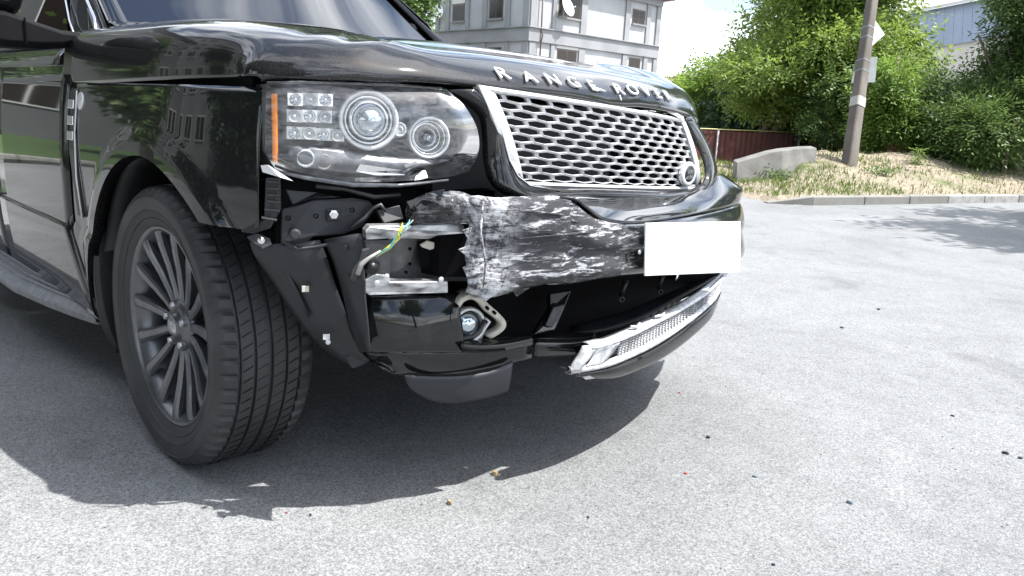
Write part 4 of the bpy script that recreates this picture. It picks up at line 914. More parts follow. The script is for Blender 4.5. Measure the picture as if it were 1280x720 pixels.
MB().tube([(0.585, -0.738, 0.707), (0.59, -0.708, 0.729), (0.6, -0.693, 0.751), (0.61, -0.679, 0.759), (0.615, -0.669, 0.744)], [.004, .005, .005, .005, .003], 6).build('bent_strap', M['steel_dark'], cr_, True)
MB().slab([(0.56, -0.787, 0.747), (0.57, -0.757, 0.749), (0.57, -0.755, 0.722), (0.56, -0.785, 0.72)], .006).build('bolt_pad', M['plastic'], cr_, bev=.002)
MB().lathe([(.010, 0), (.010, .004), (.006, .005), (.006, .010), (0, .010)], (0.575, -0.778, 0.738), (.9, -.4, 0), 6).build('bolt', M['chrome'], cr_)
MB().lathe([(.013, 0), (.012, .005), (.008, .007), (0, .007)], (0.54, -0.852, 0.694), (.9, -.4, 0), 12).build('bolt', M['steel_dark'], cr_)
# ribbed bracket behind the fender edge
rb2 = empty('fender_bracket', (.50, -.88, .75), car)
MB().slab([(0.505, -0.901, 0.814), (0.52, -0.874, 0.815), (0.515, -0.87, 0.746), (0.51, -0.894, 0.705), (0.49, -0.925, 0.693), (0.47, -0.944, 0.695), (0.48, -0.931, 0.708), (0.5, -0.904, 0.725)], .02).build('bracket_web', M['plastic'], rb2, bev=.003)
for py in range(6):
    y0 = [228, 236, 244, 252, 260, 270][py]
    p = [((0.512, -0.901, 0.805), (0.525, -0.88, 0.804)), ((0.512, -0.901, 0.791), (0.525, -0.88, 0.79)), ((0.512, -0.901, 0.777), (0.525, -0.879, 0.776)), ((0.511, -0.901, 0.764), (0.524, -0.878, 0.761)), ((0.508, -0.905, 0.746), (0.522, -0.878, 0.743)), ((0.502, -0.91, 0.729), (0.518, -0.883, 0.724))][py]
    MB().tube([p[0], p[1]], .0035, 5).build('rib', M['plastic_grey'], rb2)
MB().lathe([(.008, 0), (.008, .006), (0, .007)], (0.5, -0.91, 0.68), (.8, -.6, 0), 8).build('bolt', M['chrome'], rb2)
MB().slab([(0.475, -0.933, 0.685), (0.485, -0.915, 0.694), (0.5, -0.89, 0.682), (0.505, -0.889, 0.668), (0.5, -0.909, 0.659), (0.485, -0.923, 0.672)], .006).build('bracket_foot', M['plastic_grey'], rb2, bev=.002)
# exposed arch liner sheet
rows = [[(0.46, -0.918, 0.674), (0.49, -0.89, 0.668), (0.52, -0.849, 0.673), (0.545, -0.795, 0.678)],
        [(0.455, -0.905, 0.64), (0.492, -0.873, 0.631), (0.528, -0.829, 0.633), (0.552, -0.779, 0.632)],
        [(0.452, -0.863, 0.577), (0.49, -0.84, 0.578), (0.53, -0.802, 0.578), (0.556, -0.763, 0.576)],
        [(0.452, -0.82, 0.506), (0.495, -0.797, 0.506), (0.534, -0.768, 0.507), (0.56, -0.738, 0.508)],
        [(0.455, -0.775, 0.441), (0.498, -0.757, 0.443), (0.536, -0.737, 0.445), (0.562, -0.719, 0.448)],
        [(0.46, -0.735, 0.394), (0.505, -0.729, 0.396), (0.536, -0.713, 0.401), (0.565, -0.697, 0.406)],
        [(0.49, -0.684, 0.353), (0.52, -0.687, 0.354), (0.54, -0.68, 0.362), (0.566, -0.675, 0.382)]]
patch('liner_sheet', rows, M['plastic_grey'], car, 4, 4, .004)
MB().slab([(0.53, -0.718, 0.387), (0.545, -0.695, 0.404), (0.56, -0.673, 0.388), (0.56, -0.675, 0.375), (0.54, -0.707, 0.359)], .004).build('liner_tab', M['plastic_grey'], car, bev=.002)
for p, mt_ in (((0.53, -0.823, 0.567), M['cream']), ((0.525, -0.767, 0.445), M['silver'])):
    MB().box(p, (.004, .016, .014), (Vector((.9, -.43, 0)), Vector((.43, .9, 0)), Vector((0, 0, 1)))).build('clip', mt_, car, bev=.001)
MB().lathe([(.006, 0), (.006, .004), (0, .005)], (0.53, -0.766, 0.434), (.9, -.4, 0), 8).build('clip', M['silver'], car)
for (p, q) in (((0.5, -0.825, 0.641), (0.515, -0.782, 0.539)), ((0.515, -0.801, 0.648), (0.53, -0.761, 0.547)), ((0.49, -0.859, 0.62), (0.5, -0.798, 0.492))):
    MB().tube([Vector(p), Vector(p).lerp(Vector(q), .5) + Vector((.008, 0, 0)), Vector(q)], .0045, 6).build('liner_rib', M['plastic_grey'], car, True)
MB().tube([(0.52, -0.874, 0.68), (0.54, -0.847, 0.66), (0.56, -0.803, 0.667), (0.58, -0.755, 0.68), (0.6, -0.735, 0.664), (0.61, -0.733, 0.636)], .0045, 8).build('hose', M['plastic'], car, True)
MB().tube([(0.56, -0.813, 0.8), (0.58, -0.755, 0.794), (0.6, -0.69, 0.776), (0.62, -0.634, 0.78)], .006, 8).build('hose', M['plastic'], car, True)
MB().slab([(0.6, -0.685, 0.747), (0.62, -0.634, 0.758), (0.63, -0.629, 0.726), (0.62, -0.677, 0.717)], .02).build('carrier_lug', M['plastic'], car, bev=.003)
for p in ((0.575, -0.822, 0.737), (0.59, -0.741, 0.748), (0.535, -0.866, 0.73)): MB().lathe([(.006, 0), (.006, .003), (.003, .003), (.003, -.003)], p, (.9, -.4, 0), 12).build('carrier_hole', M['void'], car, True)
for p, s_ in (((0.62, -0.778, 0.67), .012), ((0.64, -0.778, 0.612), .010)): MB().box(p, (.01, s_, s_), None, .4).build('clip', M['plastic'], car, bev=.002)
# --- lower corner of the bumper
lc = empty('lower_bumper_corner', (.70, -.60, .45), car)
edge_rows = [[(0.56, -0.793, 0.68), (0.6, -0.778, 0.692), (0.63, -0.746, 0.701), (0.64, -0.74, 0.688)],
             [(0.57, -0.773, 0.626), (0.61, -0.768, 0.632), (0.64, -0.756, 0.631), (0.65, -0.746, 0.626)],
             [(0.585, -0.758, 0.554), (0.63, -0.766, 0.564), (0.655, -0.757, 0.568), (0.665, -0.754, 0.569)],
             [(0.59, -0.744, 0.487), (0.64, -0.755, 0.501), (0.665, -0.755, 0.506), (0.675, -0.753, 0.508)],
             [(0.6, -0.724, 0.42), (0.65, -0.744, 0.436), (0.67, -0.751, 0.443), (0.68, -0.75, 0.445)]]
patch('corner_return', edge_rows, M['plastic_grey'], lc, 4, 4, .004)
rows = [[(0.605, -0.712, 0.554), (0.64, -0.666, 0.555), (0.67, -0.597, 0.556), (0.692, -0.532, 0.554), (0.695, -0.512, 0.553)],
        [(0.615, -0.72, 0.508), (0.652, -0.673, 0.506), (0.684, -0.607, 0.505), (0.706, -0.541, 0.503), (0.708, -0.518, 0.502)],
        [(0.618, -0.719, 0.452), (0.656, -0.675, 0.45), (0.69, -0.61, 0.45), (0.712, -0.536, 0.443), (0.714, -0.508, 0.438)],
        [(0.614, -0.712, 0.421), (0.652, -0.672, 0.422), (0.688, -0.607, 0.422), (0.712, -0.53, 0.414), (0.715, -0.502, 0.41)]]
patch('corner_skin', rows, M['paint_dust'], lc, 4, 4, .004)
rows = [[(0.61, -0.713, 0.419), (0.648, -0.669, 0.42), (0.686, -0.606, 0.421), (0.712, -0.5, 0.413), (0.73, -0.417, 0.409), (0.746, -0.31, 0.405)],
        [(0.6, -0.689, 0.394), (0.64, -0.651, 0.388), (0.68, -0.588, 0.383), (0.71, -0.497, 0.377), (0.728, -0.408, 0.378), (0.744, -0.306, 0.38)],
        [(0.64, -0.685, 0.381), (0.63, -0.62, 0.353), (0.672, -0.556, 0.352), (0.7, -0.479, 0.351), (0.72, -0.391, 0.356), (0.736, -0.297, 0.363)],
        [(0.6, -0.61, 0.339), (0.6, -0.561, 0.329), (0.64, -0.505, 0.331), (0.675, -0.444, 0.335), (0.695, -0.353, 0.344), (0.715, -0.275, 0.354)]]
patch('corner_lower_edge', rows, M['paint_dust'], lc, 4, 4, .004)
patch('fog_ledge', [[(0.73, -0.531, 0.435), (0.742, -0.481, 0.425), (0.752, -0.412, 0.419), (0.76, -0.337, 0.421), (0.76, -0.323, 0.425)], [(0.71, -0.515, 0.439), (0.725, -0.466, 0.432), (0.737, -0.398, 0.428), (0.746, -0.329, 0.427), (0.748, -0.314, 0.427)], [(0.68, -0.494, 0.432), (0.695, -0.44, 0.426), (0.705, -0.367, 0.421), (0.715, -0.304, 0.421), (0.718, -0.289, 0.422)]], M['paint'], lc, 4, 3, .004)
patch('fog_ledge_face', [[(0.73, -0.531, 0.435), (0.742, -0.481, 0.425), (0.752, -0.412, 0.419), (0.76, -0.337, 0.421), (0.76, -0.323, 0.425)], [(0.716, -0.513, 0.412), (0.73, -0.464, 0.407), (0.74, -0.394, 0.401), (0.748, -0.321, 0.403), (0.75, -0.308, 0.405)]], M['paint_dust'], lc, 4, 3, .004)
# --- ledge next to it and the strut
le = empty('centre_ledge', (.82, -.2, .42), car)
rows = [[(0.73, -0.28, 0.408), (0.74, -0.227, 0.402), (0.75, -0.142, 0.39), (0.755, -0.069, 0.386)], [(0.74, -0.292, 0.396), (0.75, -0.236, 0.386), (0.76, -0.153, 0.379), (0.762, -0.073, 0.379)], [(0.722, -0.273, 0.355), (0.732, -0.214, 0.349), (0.742, -0.145, 0.344), (0.75, -0.085, 0.344)]]
patch('ledge_face', rows, M['paint_dust'], le, 4, 4, .004)
patch('ledge_top', [[(0.73, -0.28, 0.408), (0.74, -0.227, 0.402), (0.75, -0.142, 0.39), (0.755, -0.069, 0.386)], [(0.69, -0.236, 0.404), (0.7, -0.178, 0.4), (0.71, -0.097, 0.389), (0.715, -0.021, 0.383)]], M['paint'], le, 4, 4, .004)
MB().slab([(0.7, -0.2, 0.515), (0.71, -0.126, 0.517), (0.72, -0.162, 0.473), (0.73, -0.205, 0.42), (0.725, -0.278, 0.42), (0.715, -0.241, 0.45), (0.705, -0.202, 0.477)], .02).build('strut', M['paint_dust'], le, bev=.004)
MB().slab([(0.725, -0.212, 0.483), (0.728, -0.172, 0.487), (0.735, -0.201, 0.449), (0.735, -0.224, 0.431), (0.732, -0.246, 0.44)], .006).build('strut_insert', M['steel_dark'], le, bev=.002)
# deep inner lower opening
ix = empty('lower_intake', (.66, .1, .45), car)
rows = [[(0.6, -0.36, 0.515), (0.64, -0.164, 0.53), (0.66, 0.086, 0.525), (0.6, 0.593, 0.482), (0.52, 0.966, 0.424)], [(0.52, -0.284, 0.413), (0.56, -0.07, 0.402), (0.58, 0.199, 0.393), (0.54, 0.65, 0.381), (0.58, 0.843, 0.411)], [(0.52, -0.249, 0.314), (0.56, -0.028, 0.31), (0.58, 0.245, 0.334), (0.54, 0.655, 0.351), (0.58, 0.844, 0.405)]]
patch('intake_back', rows, M['void'], ix, 4, 4, .004)
patch('undertray', [[(0.7, -0.102, 0.385), (0.72, 0.029, 0.383), (0.7, 0.205, 0.386), (0.64, 0.501, 0.4), (0.56, 0.862, 0.42)], [(0.62, -0.023, 0.377), (0.64, 0.108, 0.386), (0.63, 0.276, 0.393), (0.58, 0.55, 0.404), (0.52, 0.911, 0.414)]], M['plastic_grey'], ix, 4, 3, .006)
for q in (([(0.69, 0.132, 0.511), (0.69, 0.127, 0.487), (0.685, 0.122, 0.463)]), ([(0.64, 0.387, 0.494), (0.64, 0.383, 0.468), (0.635, 0.381, 0.441)])):
    MB().tube(q, [.010, .006, .008], 8).build('intake_strut', M['plastic'], ix, True)
for c in ((0.69, 0.12, 0.454), (0.64, 0.383, 0.434)): MB().lathe([(.010, 0), (.010, .004), (.005, .004), (.004, -.004)], c, (.9, -.4, 0), 12).build('eyelet', M['plastic_grey'], ix, True)
MB().slab([(0.63, 0.484, 0.482), (0.63, 0.502, 0.483), (0.635, 0.479, 0.465), (0.635, 0.471, 0.46)], .003).build('paint_chip', M['chrome'], ix)
# --- fog lamp and its broken housing
fg = empty('fog_lamp', (.74, -.45, .47), car)
fc = Vector((0.695, -0.481, 0.469)); fa = Vector((.93, -.25, .05)).normalized()
MB().lathe([(.040, -.04), (.046, 0), (.044, .010), (.038, .012), (.036, .004), (.034, -.01)], fc, fa, 36).build('fog_bezel', M['silver'], fg, True)
MB().lathe([(.034, -.006), (.030, .000), (.026, -.014)], fc, fa, 36).build('fog_ring', M['steel_dark'], fg, True)
MB().lathe([(.028, .0), (.022, .007), (.012, .010), (0, .011)], fc, fa, 28).build('fog_lens', M['bulb'], fg, True)
rows = []
path = [(0.715, -0.535, 0.533), (0.72, -0.526, 0.548), (0.725, -0.503, 0.556), (0.73, -0.477, 0.546), (0.735, -0.449, 0.521), (0.74, -0.421, 0.497), (0.74, -0.401, 0.476), (0.735, -0.398, 0.458), (0.725, -0.409, 0.443), (0.715, -0.426, 0.431)]
nor = [(-.4, .2, 1), (-.3, .2, 1), (0, .2, 1), (.3, .5, 1), (.2, .6, .8), (.2, .7, .7), (.2, 1, .2), (.2, 1, -.2), (0, .8, -.6), (0, .6, -.8)]
for p, nn in zip(path, nor):
    p = Vector(p); b = Vector((-.8, .35, .0)).normalized(); i_ = (fc - p); i_.x = 0; i_.normalize()
    rows.append([p + b * .050, p, p + i_ * .006 + Vector((.004, 0, 0)), p + i_ * .014 + Vector((-.002, 0, 0)), p + i_ * .017 + b * .03])
patch('fog_housing', rows, M['cream'], fg, 3, 4, .003)
for q in ((0.743, -0.464, 0.519), (0.747, -0.444, 0.506)): MB().box(q, (.006, .010, .006), (Vector((1, 0, 0)), Vector((0, .7, -.7)), Vector((0, .7, .7)))).build('slot', M['void'], fg)
MB().tube([(0.71, -0.453, 0.432), (0.715, -0.446, 0.457), (0.72, -0.433, 0.476), (0.715, -0.445, 0.485)], .004, 6).build('housing_stay', M['silver'], fg, True)
MB().tube([(0.71, -0.517, 0.443), (0.712, -0.481, 0.443), (0.715, -0.459, 0.455), (0.715, -0.445, 0.481)], .006, 6).build('housing_stay', M['steel_dark'], fg, True)
# --- rubber deflector below
patch('air_deflector', [[(0.66, -0.642, 0.366), (0.67, -0.591, 0.355), (0.7, -0.517, 0.348), (0.73, -0.44, 0.353), (0.745, -0.374, 0.37)], [(0.655, -0.622, 0.329), (0.67, -0.578, 0.316), (0.7, -0.51, 0.308), (0.73, -0.433, 0.31), (0.745, -0.379, 0.32)], [(0.65, -0.561, 0.285), (0.665, -0.536, 0.276), (0.7, -0.494, 0.277), (0.728, -0.429, 0.284), (0.742, -0.383, 0.293)]], M['plastic_grey'], car, 4, 4, .008)
# --- silver skid trim hanging off the lower edge
sk = empty('skid_trim', (.84, .1, .38), car)
tp = [(0.815, -0.169, 0.398), (0.817, -0.09, 0.398), (0.811, 0.02, 0.406), (0.793, 0.155, 0.414), (0.761, 0.321, 0.42), (0.717, 0.52, 0.433), (0.595, 0.817, 0.42), (0.57, 0.899, 0.43)]
t2 = [(0.825, -0.164, 0.384), (0.827, -0.091, 0.385), (0.821, 0.02, 0.392), (0.803, 0.154, 0.402), (0.771, 0.321, 0.41), (0.725, 0.523, 0.423), (0.677, 0.689, 0.444), (0.576, 0.896, 0.426)]
b1 = [(0.807, -0.22, 0.335), (0.819, -0.095, 0.33), (0.815, 0.024, 0.337), (0.799, 0.164, 0.346), (0.769, 0.328, 0.36), (0.73, 0.509, 0.38), (0.7, 0.617, 0.395), (0.68, 0.675, 0.415)]
b2 = [(0.803, -0.217, 0.321), (0.817, -0.091, 0.318), (0.813, 0.028, 0.324), (0.797, 0.169, 0.333), (0.767, 0.333, 0.349), (0.728, 0.514, 0.371), (0.698, 0.622, 0.386), (0.677, 0.686, 0.407)]
patch('skid_upper_bar', [[(x - .02, y, z) for x, y, z in tp], tp, t2, [(x - .015, y, z - .004) for x, y, z in t2]], M['skid'], sk, 3, 3, .002)
patch('skid_lower_bar', [[(x - .01, y, z + .006) for x, y, z in b1], b1, b2, [(x - .02, y, z) for x, y, z in b2]], M['skid'], sk, 3, 3, .002)
patch('skid_end', [[(0.807, -0.182, 0.394), (0.821, -0.166, 0.394), (0.825, -0.151, 0.382)], [(0.803, -0.194, 0.369), (0.821, -0.186, 0.372), (0.825, -0.171, 0.361)], [(0.801, -0.214, 0.346), (0.813, -0.203, 0.347), (0.821, -0.187, 0.346)], [(0.797, -0.217, 0.328), (0.807, -0.213, 0.33), (0.815, -0.197, 0.331)]], M['skid'], sk, 3, 3, .003)
patch('skid_cheek', [[(0.819, -0.143, 0.379), (0.825, -0.048, 0.384)], [(0.815, -0.155, 0.351), (0.821, -0.07, 0.358)], [(0.813, -0.17, 0.336), (0.817, -0.109, 0.33)]], M['skid'], sk, 4, 4, .003)
MB().slab([(0.809, -0.173, 0.349), (0.817, -0.167, 0.38), (0.821, -0.136, 0.385), (0.817, -0.149, 0.366)], .004).build('skid_slot', M['void'], sk)
# wavy mesh insert: rows of small ribs
mesh_b = MB()
T2 = cat(t2[1:], 8); B1 = cat(b1[1:], 8); m = min(len(T2), len(B1))
for i in range(4, m - 1):
    for k in range(7):
        u0, u1 = k / 7, (k + 1) / 7; off = .35 if k % 2 else 0
        p = lambda i_, u: Vector(T2[min(i_, m - 1)] * (1 - u) + B1[min(i_, m - 1)] * u) - Vector((.012, 0, 0))
        a = p(i, u0 + .02); b = p(i + 1, u0 + .02); c = p(i + 1, (u0 + u1) / 2); e = p(i, u1 - .02)
        mid = (a + b) / 2 + Vector((.007, 0, .002)); lo = (p(i, u1) + p(i + 1, u1)) / 2
        mesh_b.add([a, b, lo, mid.lerp(lo, .35) + Vector((.006, 0, 0))], [(0, 1, 3), (1, 2, 3), (2, 0, 3)])
mesh_b.build('skid_mesh', M['skid'], sk, False)
patch('skid_backing', [[(x - .016, y, z) for x, y, z in t2[1:]], [(x - .016, y, z) for x, y, z in b1[1:]]], M['steel_dark'], sk, 3, 2, .003)
lip_t = [(x + .004, y, z - .002) for x, y, z in b2]
lip_m = [(0.801, -0.185, 0.305), (0.821, -0.077, 0.3), (0.819, 0.041, 0.304), (0.803, 0.18, 0.31), (0.773, 0.345, 0.325), (0.732, 0.531, 0.35), (0.705, 0.614, 0.366), (0.683, 0.676, 0.387)]
lip_b = [(0.775, -0.065, 0.264), (0.793, -0.011, 0.267), (0.795, 0.096, 0.273), (0.781, 0.232, 0.28), (0.755, 0.385, 0.298), (0.717, 0.559, 0.326), (0.692, 0.633, 0.349), (0.595, 0.822, 0.338)]
lip_b[0] = (0.78, -0.082, 0.273)
patch('lower_lip', [lip_t, lip_m, lip_b, [(x - .05, y, z + .012) for x, y, z in lip_b]], M['paint_dust'], sk, 4, 4, .003)
MB().slab([(0.809, -0.189, 0.319), (0.815, -0.15, 0.306), (0.815, -0.129, 0.295), (0.807, -0.159, 0.295)], .004).build('broken_tab', M['chrome'], sk, bev=.001)
MB().slab([(0.765, -0.216, 0.332), (0.78, -0.181, 0.312), (0.785, -0.098, 0.276), (0.765, -0.101, 0.301)], .004).build('broken_tab', M['plastic'], sk)
for q in ([(0.813, 0.009, 0.417), (0.817, 0.033, 0.412), (0.811, 0.054, 0.419)], [(0.797, 0.14, 0.422), (0.797, 0.18, 0.421), (0.787, 0.201, 0.425)]):
    MB().tube(q, .004, 6).build('fixing_lug', M['skid'], sk, True)
# --- blank white number plate
pa_, pb_, pc_, pd_ = (0.89, -0.065, 0.718), (0.785, 0.583, 0.67), (0.785, 0.619, 0.501), (0.89, -0.048, 0.579)
MB().slab([pa_, pb_, pc_, pd_], .006).build('number_plate', M['white'], car, bev=.002)
MB().lathe([(.006, 0), (.006, .003), (0, .004)], (0.875, -0.064, 0.641), (1, 0, 0), 12).build('plate_screw', M['silver'], car, True)
# small torn bracket loop standing off the bumper, throws the ring-shaped shadow

# ================================================================== background
def finish_mesh(name, V, quads, mt, parent=None, mats=None, midx=None):
    me = bpy.data.meshes.new(name); nv = len(V); nq = len(quads)
    me.vertices.add(nv); me.vertices.foreach_set('co', np.asarray(V, np.float32).ravel())
    me.loops.add(nq * 4); me.loops.foreach_set('vertex_index', np.asarray(quads, np.int32).ravel())
    me.polygons.add(nq); me.polygons.foreach_set('loop_start', np.arange(0, nq * 4, 4, dtype=np.int32))
    me.update(calc_edges=True); me.materials.append(mt)
    o = bpy.data.objects.new(name, me); COL.objects.link(o)
    if parent: o.parent = parent
    return o
def unit(a): return a / np.maximum(np.linalg.norm(a, axis=-1, keepdims=True), 1e-9)
def leaves(clumps, n, ll, lw, pairs=4, droop=.35, shell=.55):
    """clumps: (cx, cy, cz, rx, ry, rz); n fronds in total, each with 2*pairs+1 leaflets"""
    c = np.array(clumps, float); wgt = (c[:, 3] * c[:, 4] * c[:, 5]) ** .67; k = rng.choice(len(c), n, p=wgt / wgt.sum())
    d = unit(rng.normal(size=(n, 3))); rad = shell + (1 - shell) * rng.random(n) ** .6; rad *= .80 + .34 * rng.random(n)
    ctr = c[k, :3] + d * c[k, 3:6] * rad[:, None]
    stem = unit(d + rng.normal(size=(n, 3)) * .55 + np.array([0, 0, -droop])); sl = ll * (pairs * .75 + .6) * rng.uniform(.7, 1.3, n)
    upv = unit(np.array([0, 0, 1.]) + rng.normal(size=(n, 3)) * .5 + d * .3); side = unit(np.cross(stem, upv)); nrm = np.cross(side, stem)
    V = []
    for j in range(pairs + 1):
        t = (j + .6) / (pairs + .6)
        for s in ((-1, 1) if j < pairs else (0,)):
            base = ctr + stem * (sl * t)[:, None] - nrm * (sl * t * t * .18)[:, None]
            dr = unit(side * (s * .95) + stem * (.45 if s else 1) - nrm * .22 + rng.normal(size=(n, 3)) * .16)
            wv = unit(np.cross(dr, nrm + rng.normal(size=(n, 3)) * .3)); L_ = ll * rng.uniform(.7, 1.2, n)[:, None]; W = lw * rng.uniform(.7, 1.2, n)[:, None]
            V.append(np.stack([base, base + dr * L_ * .42 + wv * W, base + dr * L_, base + dr * L_ * .42 - wv * W], 1))
    V = np.concatenate(V, 0).reshape(-1, 3); return V, np.arange(len(V)).reshape(-1, 4)
M['bark'] = mat('grey_brown_bark', (.11, .085, .06), .9, noise=(8, (.2, .16, .12), .4, .7, (1, 1, .3)), bump=(30, .7, .02))
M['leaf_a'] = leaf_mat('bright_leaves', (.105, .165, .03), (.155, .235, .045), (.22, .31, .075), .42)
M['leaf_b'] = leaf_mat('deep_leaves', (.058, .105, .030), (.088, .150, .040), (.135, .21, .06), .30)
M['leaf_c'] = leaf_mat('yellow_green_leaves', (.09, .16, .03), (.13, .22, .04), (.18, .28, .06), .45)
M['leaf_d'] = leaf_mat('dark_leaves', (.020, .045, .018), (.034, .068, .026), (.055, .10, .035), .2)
def tree(name, base, h, crown, n, ll, lw, mt, label, group=None, pairs=4, tr=.13, catg='tree', droop=.35, trunks=1, spread=.3, shell=.55):
    """crown: list of (dx, dy, z, rx, ry, rz) about the base"""
    t = empty(name, base); tag(t, label, catg, group); b = Vector(base)
    cl = [(dx, dy, z, rx, ry, rz) for dx, dy, z, rx, ry, rz in crown]
    sub = []
    for (dx, dy, z, rx, ry, rz) in cl:     # break each lobe into smaller clumps so that the outline is uneven
        sub.append((dx, dy, z, rx * .62, ry * .62, rz * .62))
        for _ in range(9):
            d = unit(rng.normal(size=3)); s = rng.uniform(.26, .46)
            sub.append((dx + d[0] * rx * .78, dy + d[1] * ry * .78, z + d[2] * rz * .78, rx * s, ry * s, rz * s * .8))
    V, Q = leaves(sub, n, ll, lw, pairs, droop, shell)
    V = V[:, :] ; finish_mesh('crown', V, Q, mt, t)
    for q in range(trunks):
        mb = MB()
        ox, oy = (random.uniform(-spread, spread), random.uniform(-spread, spread)) if trunks > 1 else (0, 0)
        top = Vector((ox * 1.6 + cl[q % len(cl)][0] * .4, oy * 1.6 + cl[q % len(cl)][1] * .4, h))
        pts = [Vector((ox, oy, -.3)), Vector((ox * 1.1 + random.uniform(-.05, .05), oy * 1.1, h * .35)), top * .75 + Vector((random.uniform(-.1, .1), 0, 0)), top]
        mb.tube(pts, [tr * 1.15, tr * .9, tr * .6, tr * .4], 9); mb.build('trunk', M['bark'], t, True, local=True)
    for s in sub[::3]:
        mb = MB(); st = Vector((0, 0, h * random.uniform(.45, .9))) ; en = Vector(s[:3]); mid = st.lerp(en, .5) + Vector((0, 0, .15 * (en - st).length))
        mb.tube([st, mid, en], [tr * .38, tr * .22, tr * .06], 6); mb.build('limb', M['bark'], t, True, local=True)
    return t
# broad trees behind the fence, left to centre
tree('broad_tree', (-8.1681, 18.5665, -0.2), 3.4, [(0, 0, 3.9, 1.7, 1.7, 1.5), (-.5, -.5, 2.4, 1.6, 1.6, 1.1), (.6, .7, 5.5, 1.4, 1.4, 1.2)], 5500, .15, .032, M['leaf_a'], 'bright green broad tree at the left end of the maroon fence', tr=.16)
tree('broad_tree', (-6.7396, 17.1667, -0.2), 3.6, [(0, 0, 4.2, 1.6, 1.6, 1.9), (.1, .1, 2.4, 1.6, 1.6, 1.4), (0, 0, 6.2, 1.7, 1.7, 1.7)], 6500, .15, .032, M['leaf_a'], 'tall leafy tree rising behind the concrete block', tr=.18)
tree('broad_tree', (-10.9336, 19.3162, -0.3), 2.4, [(0, 0, 2.4, 1.2, 1.2, 1.1), (-.3, -.3, 1.7, 1.0, 1.0, .8)], 2400, .15, .032, M['leaf_c'], 'low yellow green tree beyond the far end of the bonnet', tr=.12)
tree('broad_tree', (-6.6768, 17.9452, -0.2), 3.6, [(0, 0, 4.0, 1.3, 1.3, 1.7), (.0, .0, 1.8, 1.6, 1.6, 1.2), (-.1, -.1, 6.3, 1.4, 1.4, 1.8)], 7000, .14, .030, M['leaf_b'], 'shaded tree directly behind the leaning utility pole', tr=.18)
tree('leafy_bush', (-5.5924, 15.6227, 0), 1.3, [(0, 0, 1.55, 1.5, 1.1, .9), (.9, .7, 1.5, 1.2, .9, 1.0)], 3600, .10, .024, M['leaf_b'], 'dark bush overhanging the end of the maroon fence', tr=.06, catg='bush')
tree('young_tree', (-3.9132, 13.9073, 0.15), 2.2, [(-.1, -.1, 1.65, .5, .5, .5), (.1, .1, .95, .6, .6, .55)], 2600, .085, .018, M['leaf_c'], 'sunlit yellow green young tree just right of the utility pole', tr=.06)
tree('leafy_bush', (-7.2865, 15.3226, -0.1), 1.5, [(0, 0, 2.3, 1.3, 1.2, .8), (1.2, .8, 2.6, 1.3, 1.2, 1.0)], 2800, .11, .026, M['leaf_a'], 'light green bush spilling over the top of the maroon fence', tr=.07, catg='bush')
# feathery dark trees on the right
tree('feathery_tree', (-2.3998, 14.5944, 0.2), 1.1, [(0, 0, 1.0, 1.05, 1.0, .62), (.6, .6, 1.2, .6, .6, .40), (-.3, -.2, .9, .7, .7, .5)], 5200, .10, .017, M['leaf_b'], 'low feathery tree whose fronds cover the pale wall', pairs=5, tr=.05, trunks=4, spread=.5)
tree('feathery_tree', (-1.9157, 15.6601, 0.2), 2.6, [(-.1, -.1, 1.6, 1.1, 1.1, .7), (0, 0, 2.5, .85, .85, .8), (-.1, -.1, 3.5, .9, .9, .85)], 9500, .10, .017, M['leaf_b'], 'tall feathery tree at the right edge of the view', pairs=5, tr=.05, trunks=5, spread=.7)
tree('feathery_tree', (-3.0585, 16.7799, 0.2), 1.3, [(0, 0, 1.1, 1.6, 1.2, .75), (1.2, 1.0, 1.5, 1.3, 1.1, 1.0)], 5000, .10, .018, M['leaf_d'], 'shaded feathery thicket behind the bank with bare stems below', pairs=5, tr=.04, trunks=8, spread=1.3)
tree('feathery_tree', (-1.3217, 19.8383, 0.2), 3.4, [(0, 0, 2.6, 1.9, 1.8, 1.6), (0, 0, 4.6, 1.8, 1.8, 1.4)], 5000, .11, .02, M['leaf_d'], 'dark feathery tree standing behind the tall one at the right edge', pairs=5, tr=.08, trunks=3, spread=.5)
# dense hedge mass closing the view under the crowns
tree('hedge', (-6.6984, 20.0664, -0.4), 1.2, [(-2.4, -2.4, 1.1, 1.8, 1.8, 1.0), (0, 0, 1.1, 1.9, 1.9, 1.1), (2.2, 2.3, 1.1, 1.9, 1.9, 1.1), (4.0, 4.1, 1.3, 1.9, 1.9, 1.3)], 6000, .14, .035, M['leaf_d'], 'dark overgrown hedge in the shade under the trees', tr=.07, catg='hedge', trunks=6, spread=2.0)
# small saplings on the bank
tree('weed', (-2.9103, 12.6446, 0.4), .22, [(0, 0, .18, .10, .10, .15)], 50, .06, .014, M['leaf_c'], 'small leafy weed on the bank crest right of the brick post', pairs=2, tr=.004, catg='weed')
tree('weed', (-2.893, 10.9476, 0.3), .12, [(0, 0, .05, .16, .16, .08)], 60, .05, .014, M['leaf_b'], 'low green weed on the sandy slope right of the pole', pairs=2, tr=.004, catg='weed')
tree('weed', (-3.9064, 9.7705, 0.2), .12, [(0, 0, .05, .20, .16, .10)], 80, .05, .014, M['leaf_b'], 'spreading weed at the foot of the concrete block', pairs=2, tr=.004, catg='weed')
